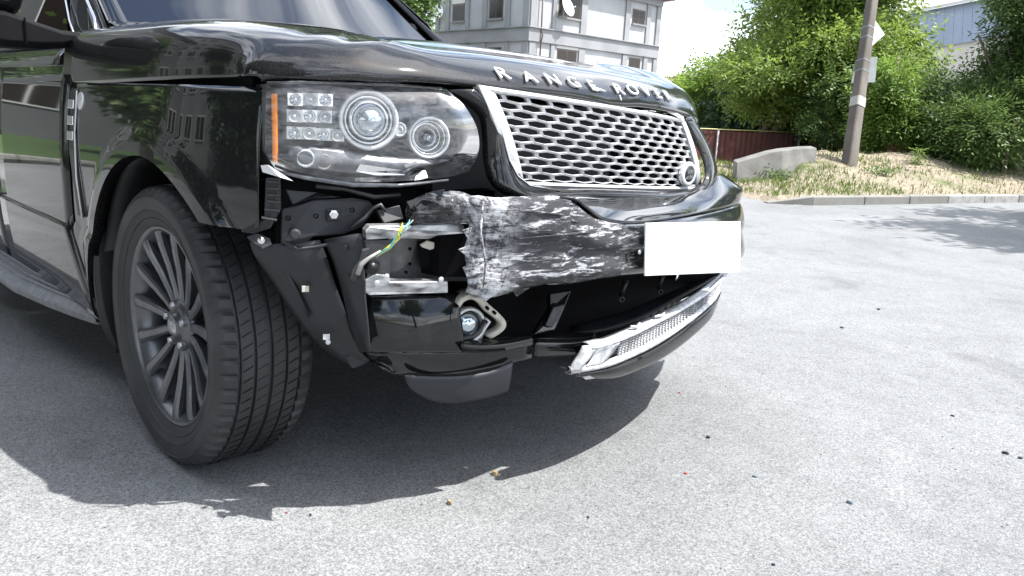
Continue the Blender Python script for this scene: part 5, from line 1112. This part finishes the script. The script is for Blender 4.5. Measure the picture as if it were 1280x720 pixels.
# trees left of and behind the building
tree('broad_tree', (-39.4427, 27.3703, -0.5), 7, [(0, 0, 8.2, 2.4, 2.4, 3.0), (-2.6, 0, 7.2, 2.4, 2.4, 2.8), (.2, 0, 5.4, 2.0, 2.0, 2.0)], 5000, .32, .09, M['leaf_b'], 'dark tree against the left side of the grey building', tr=.3)
tree('broad_tree', (-35.0951, 51.811, -0.5), 3, [(0, 0, 3.3, 1.3, 1.3, 1.6), (1.5, 0, 2.8, 1.0, 1.0, 1.2)], 1200, .30, .09, M['leaf_a'], 'small round tree at the right foot of the grey building', tr=.2)
# trees standing beside and behind the photographer: seen mirrored in the paint, and one throws the shade on the road
tree('street_tree', (3.9, 10.9, 0), 4.2, [(0, 0, 6.0, 2.2, 1.6, 1.7), (-1.2, .5, 5.4, 1.5, 1.1, 1.1), (1.2, 1.4, 6.4, 1.8, 1.6, 1.5)], 1700, .17, .05, M['leaf_a'], 'street tree standing right of the view that shades the road', tr=.18)
tree('street_tree', (5.2, 7.4, 0), 4.2, [(0, 0, 6.4, 1.0, .8, .7), (1.4, .3, 6.0, .8, .8, .6), (-1.4, 1.2, 6.2, 1.3, .6, .6), (-2.2, 2.2, 6.4, 1.1, .6, .6)], 1500, .17, .05, M['leaf_a'], 'slender street tree nearer the car whose tip shades the road', tr=.14)
mir = [((-7.5, -11.0, 0), 5.5, 1, 'dark tree mirrored in the middle of the front fender'), ((-3.8, -11.6, 0), 7.8, 1, 'dark tree mirrored above the wheel arch'), ((.2, -11.4, 0), 8.8, 1, 'tall dark tree mirrored ahead of the wheel arch'), ((4.2, -11.0, 0), 8.4, 1, 'tall dark tree mirrored in the bonnet side'),
       ((8.5, -11.5, 0), 5, 1, 'dark tree mirrored in the torn bumper end'), ((-15.5, -6.6, 0), 3.6, 0, 'small tree mirrored in the top of the front door'), ((-19.5, -1.2, 0), 4, 0, 'bushy tree mirrored at the left edge of the door'), ((-12.5, 6.2, 0), 4.5, 0, 'tree standing behind the car, hidden by it and mirrored on top of the bonnet'), ((-17, 3.2, 0), 5.5, 0, 'second tree behind the car, hidden by the cabin and mirrored in the bonnet ridge'), ((17, -4, 0), 5, 0, 'tree mirrored in the headlight lens'), ((21, 3, 0), 5, 0, 'tree mirrored in the grille surround')]
for p, hh, big, lb in mir:
    tree('street_tree', p, hh, [(0, 0, hh - .8, 2.5, 2.5, 2.2), (.8, .6, hh + 1.8, 2.3, 2.3, 2.2), (-.6, 0, hh + 4.6, 2.4, 2.4, 2.2), (0, 0, hh - 3.4, 2.1, 2.1, 1.6)] if big else [(0, 0, hh + .2, 1.7, 1.7, 1.7), (.5, .4, hh + 1.6, 1.3, 1.3, 1.2)], 5200 if big else 1500, .24, .09, M['leaf_d'] if big else M['leaf_b'], lb, 'trees along the near side of the street', tr=.2, pairs=3)

# --- maroon sheet fence
M['maroon'] = mat('maroon_sheet_metal', (.105, .040, .038), .5, noise=(3, (.13, .055, .05), .4, .75))
M['grey_post'] = mat('galvanised_post', (.45, .46, .46), .5, metal=.4); M['yellow_pipe'] = mat('faded_yellow_pipe', (.50, .46, .20), .5)
fence = empty('maroon_fence', (-6.5636, 13.7742, -0.4)); tag(fence, 'maroon sheet metal fence behind the grassy verge', 'fence')
fa = Vector((-8.1259, 11.2521, 0.7908)); fb = Vector((-6.7046, 16.3683, 0.8101)); fdir = (fb - fa); fdir.z = 0; fl_ = fdir.length; fdir.normalize(); fn = Vector((fdir.y, -fdir.x, 0))
pw = .62; n = int(fl_ / pw)
for i in range(n):
    V = []; zt = fa.z + (fb.z - fa.z) * (i + .5) / n; c = 8
    for k in range(c + 1):
        for zz in (-.9, zt):
            p = fa + fdir * (pw * i + (pw - .006) * k / c) + fn * (.02 if k % 2 else 0); V.append((p.x, p.y, zz))
    o = obj('fence_panel', V, [(2 * k, 2 * k + 2, 2 * k + 3, 2 * k + 1) for k in range(c)], M['maroon'], fence, False); solid(o, .003)
for i in range(0, n + 1, 4):
    p = fa + fdir * (pw * i) + fn * .06; zt = fa.z + (fb.z - fa.z) * i / n
    MB().tube([(p.x, p.y, -.9), (p.x, p.y, zt + .03)], .022, 8).build('fence_post', M['grey_post'], fence, True)
q = fn * .05 + Vector((0, 0, .035)); MB().tube([fa + q, fb + q], .014, 6).build('top_rail', M['yellow_pipe'], fence, True)

# --- concrete block lying on the bank
M['conc_old'] = mat('old_concrete', (.19, .185, .17), .9, noise=(3.5, (.11, .105, .095), .38, .7), bump=(30, .5, .008))
ct = [Vector((-4.4452, 9.4632, 0.3849)), Vector((-4.1201, 9.8495, 0.5561)), Vector((-3.9892, 9.9978, 0.6024)), Vector((-3.8423, 10.3808, 0.6449)), Vector((-3.7182, 10.5855, 0.6603))]
cb = [Vector((-4.3616, 9.3538, 0.2328)), Vector((-4.0108, 9.7198, 0.2578)), Vector((-3.8786, 9.8654, 0.2917)), Vector((-3.7386, 10.2497, 0.3605)), Vector((-3.6168, 10.4538, 0.3808))]
bk_ = Vector((-.22, .26, .02)); V = ct + cb + [v + bk_ for v in ct] + [v + bk_ for v in cb]
F = [(i, i + 1, i + 6, i + 5) for i in range(4)] + [(i + 10, i + 15, i + 16, i + 11) for i in range(4)] + [(i, i + 10, i + 11, i + 1) for i in range(4)] + [(0, 5, 15, 10), (4, 14, 19, 9), (5, 6, 16, 15), (6, 7, 17, 16), (7, 8, 18, 17), (8, 9, 19, 18)]
for v in cb: v.z -= .15
V = ct + cb + [v + bk_ for v in ct] + [v + bk_ for v in cb]
cb_o = obj('concrete_block', V, F, M['conc_old'], None, False); bevel(cb_o, .01, 1, 25); tag(cb_o, 'long weathered concrete block with a sloping end lying on the bank', 'concrete block')

# --- leaning pole with the backs of two signs
pole = empty('utility_pole', (-3.2472, 10.7602, 0.1584)); tag(pole, 'leaning square concrete utility pole with two sign backs strapped on', 'pole')
pbase = Vector((-3.2472, 10.7602, 0.1584)); ptop = Vector((-3.7465, 11.9287, 3.1324)); pd = (ptop - pbase); pu = pd.normalized(); ptop = pbase + pd * 2.6
M['pole'] = mat('old_grey_pole_concrete', (.095, .082, .07), .85, noise=(3, (.16, .145, .125), .4, .75, (1, 1, .25)), bump=(25, .5, .01))
M['pole_side'] = M['pole']
pr = Vector((.70, .714, 0)); pr = (pr - pu * pr.dot(pu)).normalized(); pf = pu.cross(pr).normalized()
rz_ = Matrix.Rotation(R(28), 3, pu); ax1, ax2 = rz_ @ pr, rz_ @ pf
V = []
for c, s in ((pbase - pu * .5, .098), (pbase + pd, .072), (ptop, .055)):
    for a, b in ((-1, -.8), (-.8, -1), (.8, -1), (1, -.8), (1, .8), (.8, 1), (-.8, 1), (-1, .8)): V.append(c + ax1 * (a * s) + ax2 * (b * s))
MB().add(V, [(i * 8 + k, i * 8 + (k + 1) % 8, i * 8 + 8 + (k + 1) % 8, i * 8 + 8 + k) for i in range(2) for k in range(8)] + [tuple(range(7, -1, -1)), tuple(range(16, 24))]).build('shaft', M['pole'], pole, False)
M['signback'] = mat('grey_sign_back', (.17, .19, .19), .5, metal=.3, noise=(6, (.21, .23, .23), .4, .7)); M['whiteband'] = mat('faded_white_paint', (.36, .35, .32), .8, noise=(8, (.35, .33, .3), .45, .7))
def at_pole(t, off): return pbase + pd * t + off
band = Vector((-3.4464, 11.2192, 1.4121)); bt = (band - pbase).dot(pd) / pd.dot(pd)
c = pbase + pd * bt; V = []
for dz, s in ((-.085, .094), (.075, .092)):
    for a, b in ((-1, -.8), (-.8, -1), (.8, -1), (1, -.8), (1, .8), (.8, 1), (-.8, 1), (-1, .8)): V.append(c + pu * dz + ax1 * (a * s) + ax2 * (b * s))
MB().add(V, [(k, (k + 1) % 8, 8 + (k + 1) % 8, 8 + k) for k in range(8)]).build('white_band', M['whiteband'], pole, False)
MB().slab([(-3.6981, 12.0075, 2.7647), (-3.4887, 11.996, 2.5169), (-3.5649, 11.6124, 2.246), (-3.7652, 11.7542, 2.4138)], .012).build('sign_back', M['signback'], pole, bev=.003)
MB().slab([(-3.7596, 11.6608, 2.1025), (-3.522, 11.9212, 2.1584), (-3.4477, 11.7917, 1.7436), (-3.7166, 11.5071, 1.7115)], .012).build('sign_back', M['signback'], pole, bev=.003)
for py in (37, 50, 79, 92):
    tt = (228 - py) / 234; s = .100 - .026 * tt; c = pbase + pd * tt; V = []
    for dz in (-.012, .012):
        for a, b in ((-1, -.8), (-.8, -1), (.8, -1), (1, -.8), (1, .8), (.8, 1), (-.8, 1), (-1, .8)): V.append(c + pu * dz + ax1 * (a * s) + ax2 * (b * s))
    MB().add(V, [(k, (k + 1) % 8, 8 + (k + 1) % 8, 8 + k) for k in range(8)]).build('strap', M['signback'], pole, False)

# --- brick gate post, pale scraps under the trees
M['brick'] = mat('weathered_red_brick', (.30, .13, .08), .85, noise=(12, (.20, .09, .06), .4, .7), bump=(60, .5, .004)); M['mortar'] = mat('mortar', (.35, .32, .28), .9)
bpst = empty('brick_post', (-3.9482, 13.8715, 0.2)); tag(bpst, 'short red brick gate post under the trees right of the pole', 'post')
bc0 = Vector((-3.8432, 13.9787, 0.15)); rz0 = R(45)
MB().box((bc0.x, bc0.y, .42), (.36, .36, .8), None, rz0).build('core', M['mortar'], bpst)
e1, e2 = Vector((math.cos(rz0), math.sin(rz0), 0)), Vector((-math.sin(rz0), math.cos(rz0), 0)); zz = .06; row = 0
while zz < .80:
    for sgn, (a, b) in (((1), (e1, e2)), ((-1), (e1, e2))):
        for k in (-1, 1):
            o_ = (.25 if row % 2 else -.25) * .0
            c = Vector((bc0.x, bc0.y, zz)) + b * (sgn * .165) + a * (k * .10)
            MB().box(c, (.19, .075, .058), (a, b, Vector((0, 0, 1)))).build('brick', M['brick'], bpst)
    zz += .068; row += 1
MB().box((bc0.x, bc0.y, .86), (.46, .46, .06), None, rz0).build('cap', M['conc_old'], bpst, bev=.01)
o = MB().slab([(-4.2848, 13.6363, 0.5644), (-4.1223, 13.8154, 0.6061), (-4.0462, 13.8039, 0.3257), (-4.2221, 13.6156, 0.2981)], .03).build('white_sheet', M['whiteband']); tag(o, 'pale sheet leaning beside the brick post', 'sheet')
o = MB().slab([(-4.2052, 14.5883, 0.5405), (-3.9962, 14.7864, 0.4929), (-3.9154, 14.6552, 0.2813), (-4.111, 14.4511, 0.2674)], .2).build('brick_wall_stub', M['brick']); tag(o, 'low broken brick wall right of the gate post', 'wall')
rub = empty('rubble_heap', (-3.6437, 11.7532, 0.45)); tag(rub, 'scattered small stones on the bank beside the pole', 'rubble')
for k in range(26):
    a = rng.random() * 4.5 - .5; p = Vector((-3.7808, 11.3275, 0.4)) + Vector((.7, .714, 0)) * a + Vector((-.7, .7, 0)) * random.uniform(-.4, .3); s = random.uniform(.02, .06)
    p.z = bank_z(p.x, p.y)
    MB().box(p, (s, s * random.uniform(.6, 1.3), s * .7), None, random.random() * 3).build('stone', M['conc_old'], rub, bev=.006)

# --- pale garden wall and blue-grey building on the right
M['pale_wall'] = mat('whitewashed_wall', (.62, .58, .52), .85, noise=(2, (.5, .47, .42), .45, .7)); M['bluegrey'] = mat('blue_grey_cladding', (.27, .32, .40), .6, noise=(1, (.31, .36, .44), .4, .7)); M['roofw'] = mat('pale_metal_roof', (.62, .60, .58), .5)
sh_ = empty('clad_building', (-8.1649, 32.1436, -0.5)); tag(sh_, 'blue grey clad building with a pale roof edge high on the right', 'building')
A0, A1 = Vector((-10.5461, 30.7119, 5.3056)), Vector((-6.3832, 30.7726, 5.9458)); B0, B1 = Vector((-10.3579, 30.4584, 3.905)), Vector((-6.1068, 30.6044, 4.5304))
for k in range(14):     # cladding sheets
    u0, u1 = k / 14, (k + 1) / 14 - .002
    MB().slab([A0.lerp(A1, u0), A0.lerp(A1, u1), B0.lerp(B1, u1), B0.lerp(B1, u0)], .06 + .01 * (k % 2)).build('cladding_panel', M['bluegrey'], sh_)
dz = Vector((0, 0, .22)); bk2 = Vector((-3, 3, 1.1)); f2 = Vector((.2, -.2, 0))
MB().add([A0 + f2, A1 + f2, A1 + bk2, A0 + bk2, A0 + f2 + dz * .5, A1 + f2 + dz * .5, A1 + bk2 + dz * .5, A0 + bk2 + dz * .5], [(0, 1, 2, 3), (4, 5, 6, 7), (0, 1, 5, 4), (1, 2, 6, 5), (2, 3, 7, 6), (3, 0, 4, 7)]).build('roof', M['roofw'], sh_)
lo = [B0 - Vector((0, 0, 4)), B1 - Vector((0, 0, 4))]
MB().slab([B0 - Vector((.1, -.1, 0)), B1 - Vector((.1, -.1, 0)), lo[1], lo[0]], .5).build('lower_wall', M['pale_wall'], sh_)
o = MB().slab([(-8.536, 23.3486, 3.3197), (-8.0404, 23.881, 3.4032), (-7.4572, 24.4434, 3.3004), (-6.9977, 24.831, 3.0443), (-6.8215, 24.7238, 2.1423), (-8.2857, 23.1963, 2.0379)], .25).build('garden_wall', M['pale_wall']); tag(o, 'sunlit whitewashed wall seen through the leaves right of the pole signs', 'wall')

# --- grey three storey building
M['render'] = mat('pale_grey_render', (.27, .275, .28), .8, noise=(.6, (.21, .215, .22), .4, .7)); M['render_l'] = mat('lighter_render_panel', (.40, .405, .41), .8, noise=(.5, (.33, .335, .335), .4, .7))
M['winframe'] = mat('dark_brown_window', (.09, .06, .05), .4); M['pane'] = mat('window_glass_pane', (.03, .024, .022), .15, spec=.35); M['rooftile'] = mat('brown_roof', (.16, .10, .09), .8); M['shutter'] = mat('pale_shutter', (.55, .54, .50), .7)
bd_ = empty('grey_building', (-34.9, 34.9, 0)); tag(bd_, 'grey rendered three storey building with pilasters beyond the bonnet', 'building')
cx, cy = -34.9, 34.9; LW, LR = 9.4, 13.6
MB().box((cx - LW / 2, cy + LR / 2, 4.5), (LW - .02, LR - .02, 10.2)).build('wall', M['render_l'], bd_)
def rf(t0, t1, z0, z1, pr_, name, mt, th=.12):   # on the wall facing +x
    return MB().box((cx + pr_ - th / 2, cy + (t0 + t1) / 2, (z0 + z1) / 2), (th, t1 - t0, z1 - z0)).build(name, mt, bd_)
def lf(s0, s1, z0, z1, pr_, name, mt, th=.12):   # on the wall facing -y
    return MB().box((cx - (s0 + s1) / 2, cy - pr_ + th / 2, (z0 + z1) / 2), (s1 - s0, th, z1 - z0)).build(name, mt, bd_)
for i, (t0, t1) in enumerate(((0.004, .55), (2.0, 2.35), (4.75, 5.35), (9.45, 9.95), (11.9, 12.35), (13.1, 13.62))): rf(t0, t1, -1, 5.40, .10, 'pilaster', M['render'], .11); rf(t0, t1, 6.27, 9.1, .10, 'pilaster', M['render'], .11)
for i, (s0, s1) in enumerate(((0, .55), (1.75, 2.2), (4.0, 4.45), (5.8, 6.1), (7.9, 8.3), (9.0, 9.4))): lf(s0, s1, -1, 5.40, .10, 'pilaster', M['render'], .11); lf(s0, s1, 6.27, 9.1, .10, 'pilaster', M['render'], .11)
for z0, z1, pr_ in ((5.42, 6.25, .16), (9.1, 9.55, .22), (2.2, 3.0, .16)):
    MB().box((cx - LW / 2 + pr_ / 2, cy + LR / 2 - pr_ / 2, (z0 + z1) / 2), (LW + pr_, LR + pr_, z1 - z0)).build('floor_band', M['render'], bd_, bev=.02)
MB().box((cx - LW / 2 + .11, cy + LR / 2 - .11, 6.28), (LW + .34, LR + .34, .06)).build('band_ledge', M['render'], bd_)
e_ = .7; rz1 = 9.55
V = [(cx + e_, cy - e_, rz1), (cx + e_, cy + LR + e_, rz1), (cx - LW - e_, cy + LR + e_, rz1), (cx - LW - e_, cy - e_, rz1), (cx - LW / 2, cy + 4, rz1 + 2.2), (cx - LW / 2, cy + LR - 4, rz1 + 2.2)]
V += [(x, y, z + .12) for x, y, z in V[:4]]
MB().add(V, [(0, 1, 2, 3), (0, 1, 7, 6), (1, 2, 8, 7), (2, 3, 9, 8), (3, 0, 6, 9), (6, 7, 5, 4), (7, 8, 5), (8, 9, 4, 5), (9, 6, 4)]).build('roof', M['rooftile'], bd_)
def win(face, a0, a1, z0, z1, shut=0):
    f = rf if face == 'r' else lf; wn = f(a0, a1, z0, z1, .03, 'window', M['winframe'], .10); mid = (a0 + a1) / 2
    for b0, b1 in ((a0 + .07, mid - .03), (mid + .03, a1 - .07)):
        o = f(b0, b1, z0 + .08, z1 - .08, .036, 'pane', M['pane'], .02); w_ = wn; mtx = o.location.copy(); o.parent = w_
    s_ = f(a0 - .08, a1 + .08, z0 - .09, z0 - .004, .17, 'sill', M['render'], .2); s_.parent = wn
    if shut: q = f(a0 - .02, a1 + .02, z1 - shut, z1 + .02, .07, 'shutter_box', M['shutter'], .06); q.parent = wn
for a in (('r', 2.6, 4.7, 7.2, 8.6), ('r', 10.3, 11.75, 7.6, 8.6), ('r', 2.7, 4.6, 3.6, 5.2), ('r', 10.3, 11.6, 4.0, 5.25), ('r', 6.4, 7.6, 3.9, 4.55), ('l', 2.5, 3.8, 6.9, 8.15), ('l', 6.35, 7.6, 6.9, 8.0), ('l', 2.5, 3.8, 3.6, 5.1), ('l', 6.35, 7.6, 3.6, 5.0)): win(*a)
lf(2.45, 3.85, 8.18, 9.0, .06, 'shutter_box', M['shutter'], .06); lf(6.3, 7.65, 8.05, 8.9, .06, 'shutter_box', M['shutter'], .06); rf(2.55, 4.75, 5.22, 5.40, .05, 'shutter_box', M['shutter'], .05)
MB().tube([(cx + .16, cy + .9, 9.3), (cx + .20, cy + .9, 6.1), (cx + .28, cy + .95, 5.9), (cx + .20, cy + .9, 5.2), (cx + .16, cy + .9, 0)], .05, 8).build('drainpipe', M['winframe'], bd_, True)
def dish(c, ax, r, lb):
    t = empty('satellite_dish', c); tag(t, lb, 'satellite dish', 'satellite dishes on the grey building')
    MB().lathe([(0, -.02), (r * .5, .01), (r * .85, .07), (r, .11), (r * 1.01, .10), (r * .85, .05), (r * .5, -.01), (0, -.05)], c, ax, 28).build('reflector', M['white'], t, True)
    a = Vector(ax).normalized(); c = Vector(c); f = c + a * r * 1.1 - Vector((0, 0, r * .35))
    MB().tube([c - Vector((0, 0, r * .9)), f], .018, 6).build('feed_arm', M['grey_post'], t, True)
    MB().tube([c - a * .03, c - a * .25, c - a * .3 - Vector((0, 0, .6))], .03, 6).build('mount', M['grey_post'], t, True)
    MB().tube([f, f - a * .1], .05, 8).build('receiver', M['grey_post'], t, True)
dish((cx - 8.9, cy - .5, 7.55), (.75, -.85, .35), .56, 'white satellite dish at the left corner of the grey building')
dish((cx + .5, cy + 2.85, 7.75), (.9, .15, .35), .62, 'large white satellite dish beside the upper corner window')
o = MB().box((cx + .3, cy + 6.9, 4.35), (.35, .9, .6)).build('air_conditioner', M['white']); tag(o, 'white air conditioner box on the lower right wall of the grey building', 'air conditioner')
o2 = MB().lathe([(.2, 0), (.2, .02), (0, .02)], (cx + .48, cy + 6.85, 4.35), (1, 0, 0), 20).build('fan_grille', M['rooftile'], o)
# distant red roofed house right of the building
hs = empty('red_house', (-42.0853, 64.6806, 0)); tag(hs, 'distant brick red house between the grey building and the trees', 'house')
hc = Vector((-41.7354, 65.0377, 1.2)); MB().box(hc, (7, 6, 6.2), None, R(45)).build('wall', M['brick'], hs)
V = [hc + Vector(v) for v in ((-4, -4, 3.1), (4, -4, 3.1), (4, 4, 3.1), (-4, 4, 3.1), (0, 0, 4.6))]; MB().add(V, [(0, 1, 4), (1, 2, 4), (2, 3, 4), (3, 0, 4), (3, 2, 1, 0)]).build('roof', M['rooftile'], hs)

# --- apartment block across the near side of the street, mirrored in doors and fender
M['dark_render'] = mat('grey_block_render', (.13, .135, .14), .85, noise=(.5, (.10, .105, .11), .4, .7)); M['whiteframe'] = mat('white_window_frame', (.7, .7, .7), .5)
def block(x, y0, y1, zt, lb, faces='x', depth=10, mt=None, ww=1.8, gap=3.4, f0=1.6):
    t = empty('apartment_block', (x, (y0 + y1) / 2, 0)); tag(t, lb, 'building')
    if faces == 'x': MB().box((x - depth / 2, (y0 + y1) / 2, zt / 2), (depth, y1 - y0, zt)).build('wall', mt or M['dark_render'], t)
    else: MB().box(((y0 + y1) / 2, x - depth / 2, zt / 2), (y1 - y0, depth, zt)).build('wall', mt or M['dark_render'], t)
    z = f0
    while z + 1.5 < zt:
        y = y0 + 1.2
        while y + ww < y1:
            def bx(a0, a1, b0, b1, o, th, nm, m_, par):
                if faces == 'x': q = MB().box((x + o, (a0 + a1) / 2, (b0 + b1) / 2), (th, a1 - a0, b1 - b0)).build(nm, m_, t)
                else: q = MB().box(((a0 + a1) / 2, x + o, (b0 + b1) / 2), (a1 - a0, th, b1 - b0)).build(nm, m_, t)
                if par: q.parent = par
                return q
            wf = bx(y, y + ww, z, z + 1.5, .01, .08, 'window', M['whiteframe'], None); h_ = ww / 2
            for k in (0, 1): bx(y + .07 + k * h_, y + h_ - .03 + k * h_, z + .08, z + 1.42, .052, .02, 'pane', M['pane'], wf)
            y += gap
        z += 2.9
    if faces == 'x': MB().box((x - depth / 2 + .2, (y0 + y1) / 2, zt + .15), (depth + .8, y1 - y0 + .8, .3)).build('roof_slab', M['render'], t)
    else: MB().box(((y0 + y1) / 2, x - depth / 2 + .2, zt + .15), (y1 - y0 + .8, depth + .8, .3)).build('roof_slab', M['render'], t)
block(-24, -15, 1.5, 12, 'grey apartment block mirrored in the front door of the car')
block(-15, -33, -9, 17, 'taller pale apartment block mirrored in the fender and bonnet side', 'y', mt=M['render'], ww=2.0)
# lawn and kerb in front of it
lawn = obj('lawn', [(-40, -30, .06), (-10.5, -30, .06), (-10.0, -2.0, .06), (-10.6, 3.0, .06), (-40, 3.0, .06)], [(0, 1, 2, 3, 4)], mat('lawn_grass', (.035, .075, .015), .9, noise=(3, (.06, .11, .03), .35, .7), bump=(60, .8, .03)), kind='structure', smooth=False)
lawn2 = obj('lawn', [(-10.5, -30, .06), (30, -30, .06), (30, -10.5, .06), (-9.7, -10.5, .06)], [(0, 1, 2, 3)], lawn.data.materials[0], kind='structure', smooth=False)
kr = empty('kerb', (-10, -4, 0)); tag(kr, kind='structure')
for k in range(15):
    y = -13.4 + k * 1.0; MB().box((-9.95 - .02 * k, y, .05), (.15, .97, .16)).build('kerb_stone', M['concrete_b'] if k % 3 else M['concrete'], kr, bev=.012)

# --- crumbs and litter on the asphalt
M['red'] = mat('red_plastic_shard', (.32, .05, .04), .4); M['shard'] = mat('dark_plastic_shard', (.03, .035, .04), .4); M['bluegrey_s'] = mat('bluish_plastic_shard', (.12, .155, .18), .4); M['dryleaf'] = mat('dry_leaf', (.35, .26, .14), .8, noise=(60, (.12, .08, .05), .4, .7))
def crumb(p, s, mt, lb, catg='debris', h=.5, name='plastic_shard', grp=None):
    s = s * .75; m_ = random.randint(5, 7); a0 = random.random() * 6; V = []
    for z, sc in ((0, 1), (h * s, .8)):
        for k in range(m_):
            a = a0 + 2 * math.pi * k / m_; r = s * sc * (random.uniform(.45, 1)); V.append((p[0] + r * math.cos(a) * 1.3, p[1] + r * math.sin(a) * .8, p[2] + z + (random.uniform(0, .4) * s * h if z else 0)))
    o = MB().add(V, [tuple(range(m_))[::-1], tuple(range(m_, 2 * m_))] + [(k, (k + 1) % m_, m_ + (k + 1) % m_, m_ + k) for k in range(m_)]).build(name, mt)
    tag(o, lb, catg, grp); return o
crumb((0.636, -0.308, 0.001), .016, M['dryleaf'], 'crumpled brown leaf at the edge of the car shadow', 'leaf', .9, 'dry_leaf')
crumb((0.683, -0.509, 0.001), .014, M['dryleaf'], 'dry beige leaf on bare asphalt below the shadow edge', 'leaf', .8, 'dry_leaf')
crumb((0.552, -0.343, 0.001), .010, M['cream'], 'small pale plastic piece on the shadow edge under the bumper', h=.5)
crumb((0.962, 0.126, 0.001), .010, M['red'], 'red plastic shard in the open asphalt right of the shadow', h=.4)
crumb((0.472, -0.846, 0.001), .006, M['red'], 'tiny red shard near the front of the wheel shadow', h=.4)
crumb((0.558, 0.681, 0.001), .008, M['red'], 'small red shard near the far tip of the car shadow', h=.4)
crumb((0.857, 0.404, 0.001), .013, M['shard'], 'dark shard right of the shadow, above the red one')
crumb((1.097, 0.267, 0.001), .010, M['bluegrey_s'], 'small bluish shard between the red shard and the large blue one')
crumb((1.343, 0.329, 0.001), .014, M['bluegrey_s'], 'largest blue grey shard at lower right')
crumb((1.52, 1.07, 0.001), .014, M['shard'], 'left of two dark shards at the right edge')
crumb((1.561, 1.065, 0.001), .012, M['shard'], 'dark shard touching the right edge of the view')
crumb((0.517, -0.807, 0.001), .006, M['shard'], 'tiny dark chip below the wheel')
crumb((0.951, -0.284, 0.001), .006, M['shard'], 'tiny dark chip in the middle of the sunlit foreground')
crumb((1.36, -0.114, 0.001), .008, M['shard'], 'dark chip at the bottom edge of the view')
crumb((1.294, 1.291, 0.001), .010, M['shard'], 'thin dark chip upper right of the blue shard')
crumb((0.502, 2.178, 0.001), .014, M['shard'], 'dark chip on the bright asphalt level with the silver trim')
crumb((0.446, 2.777, 0.001), .014, M['shard'], 'dark chip on the bright asphalt level with the far trim end')
g = MB()
for k in range(500):
    x, y = rng.uniform(-1.2, 2.0), rng.uniform(-2.2, 4); s = rng.uniform(.0012, .0035)
    g.box((x, y, s * .4), (s, s * rng.uniform(.6, 1.4), s), None, rng.random() * 3)
tag(g.build('grit', M['conc_old'], None, kind='stuff'), 'fine grit strewn over the asphalt', 'grit')
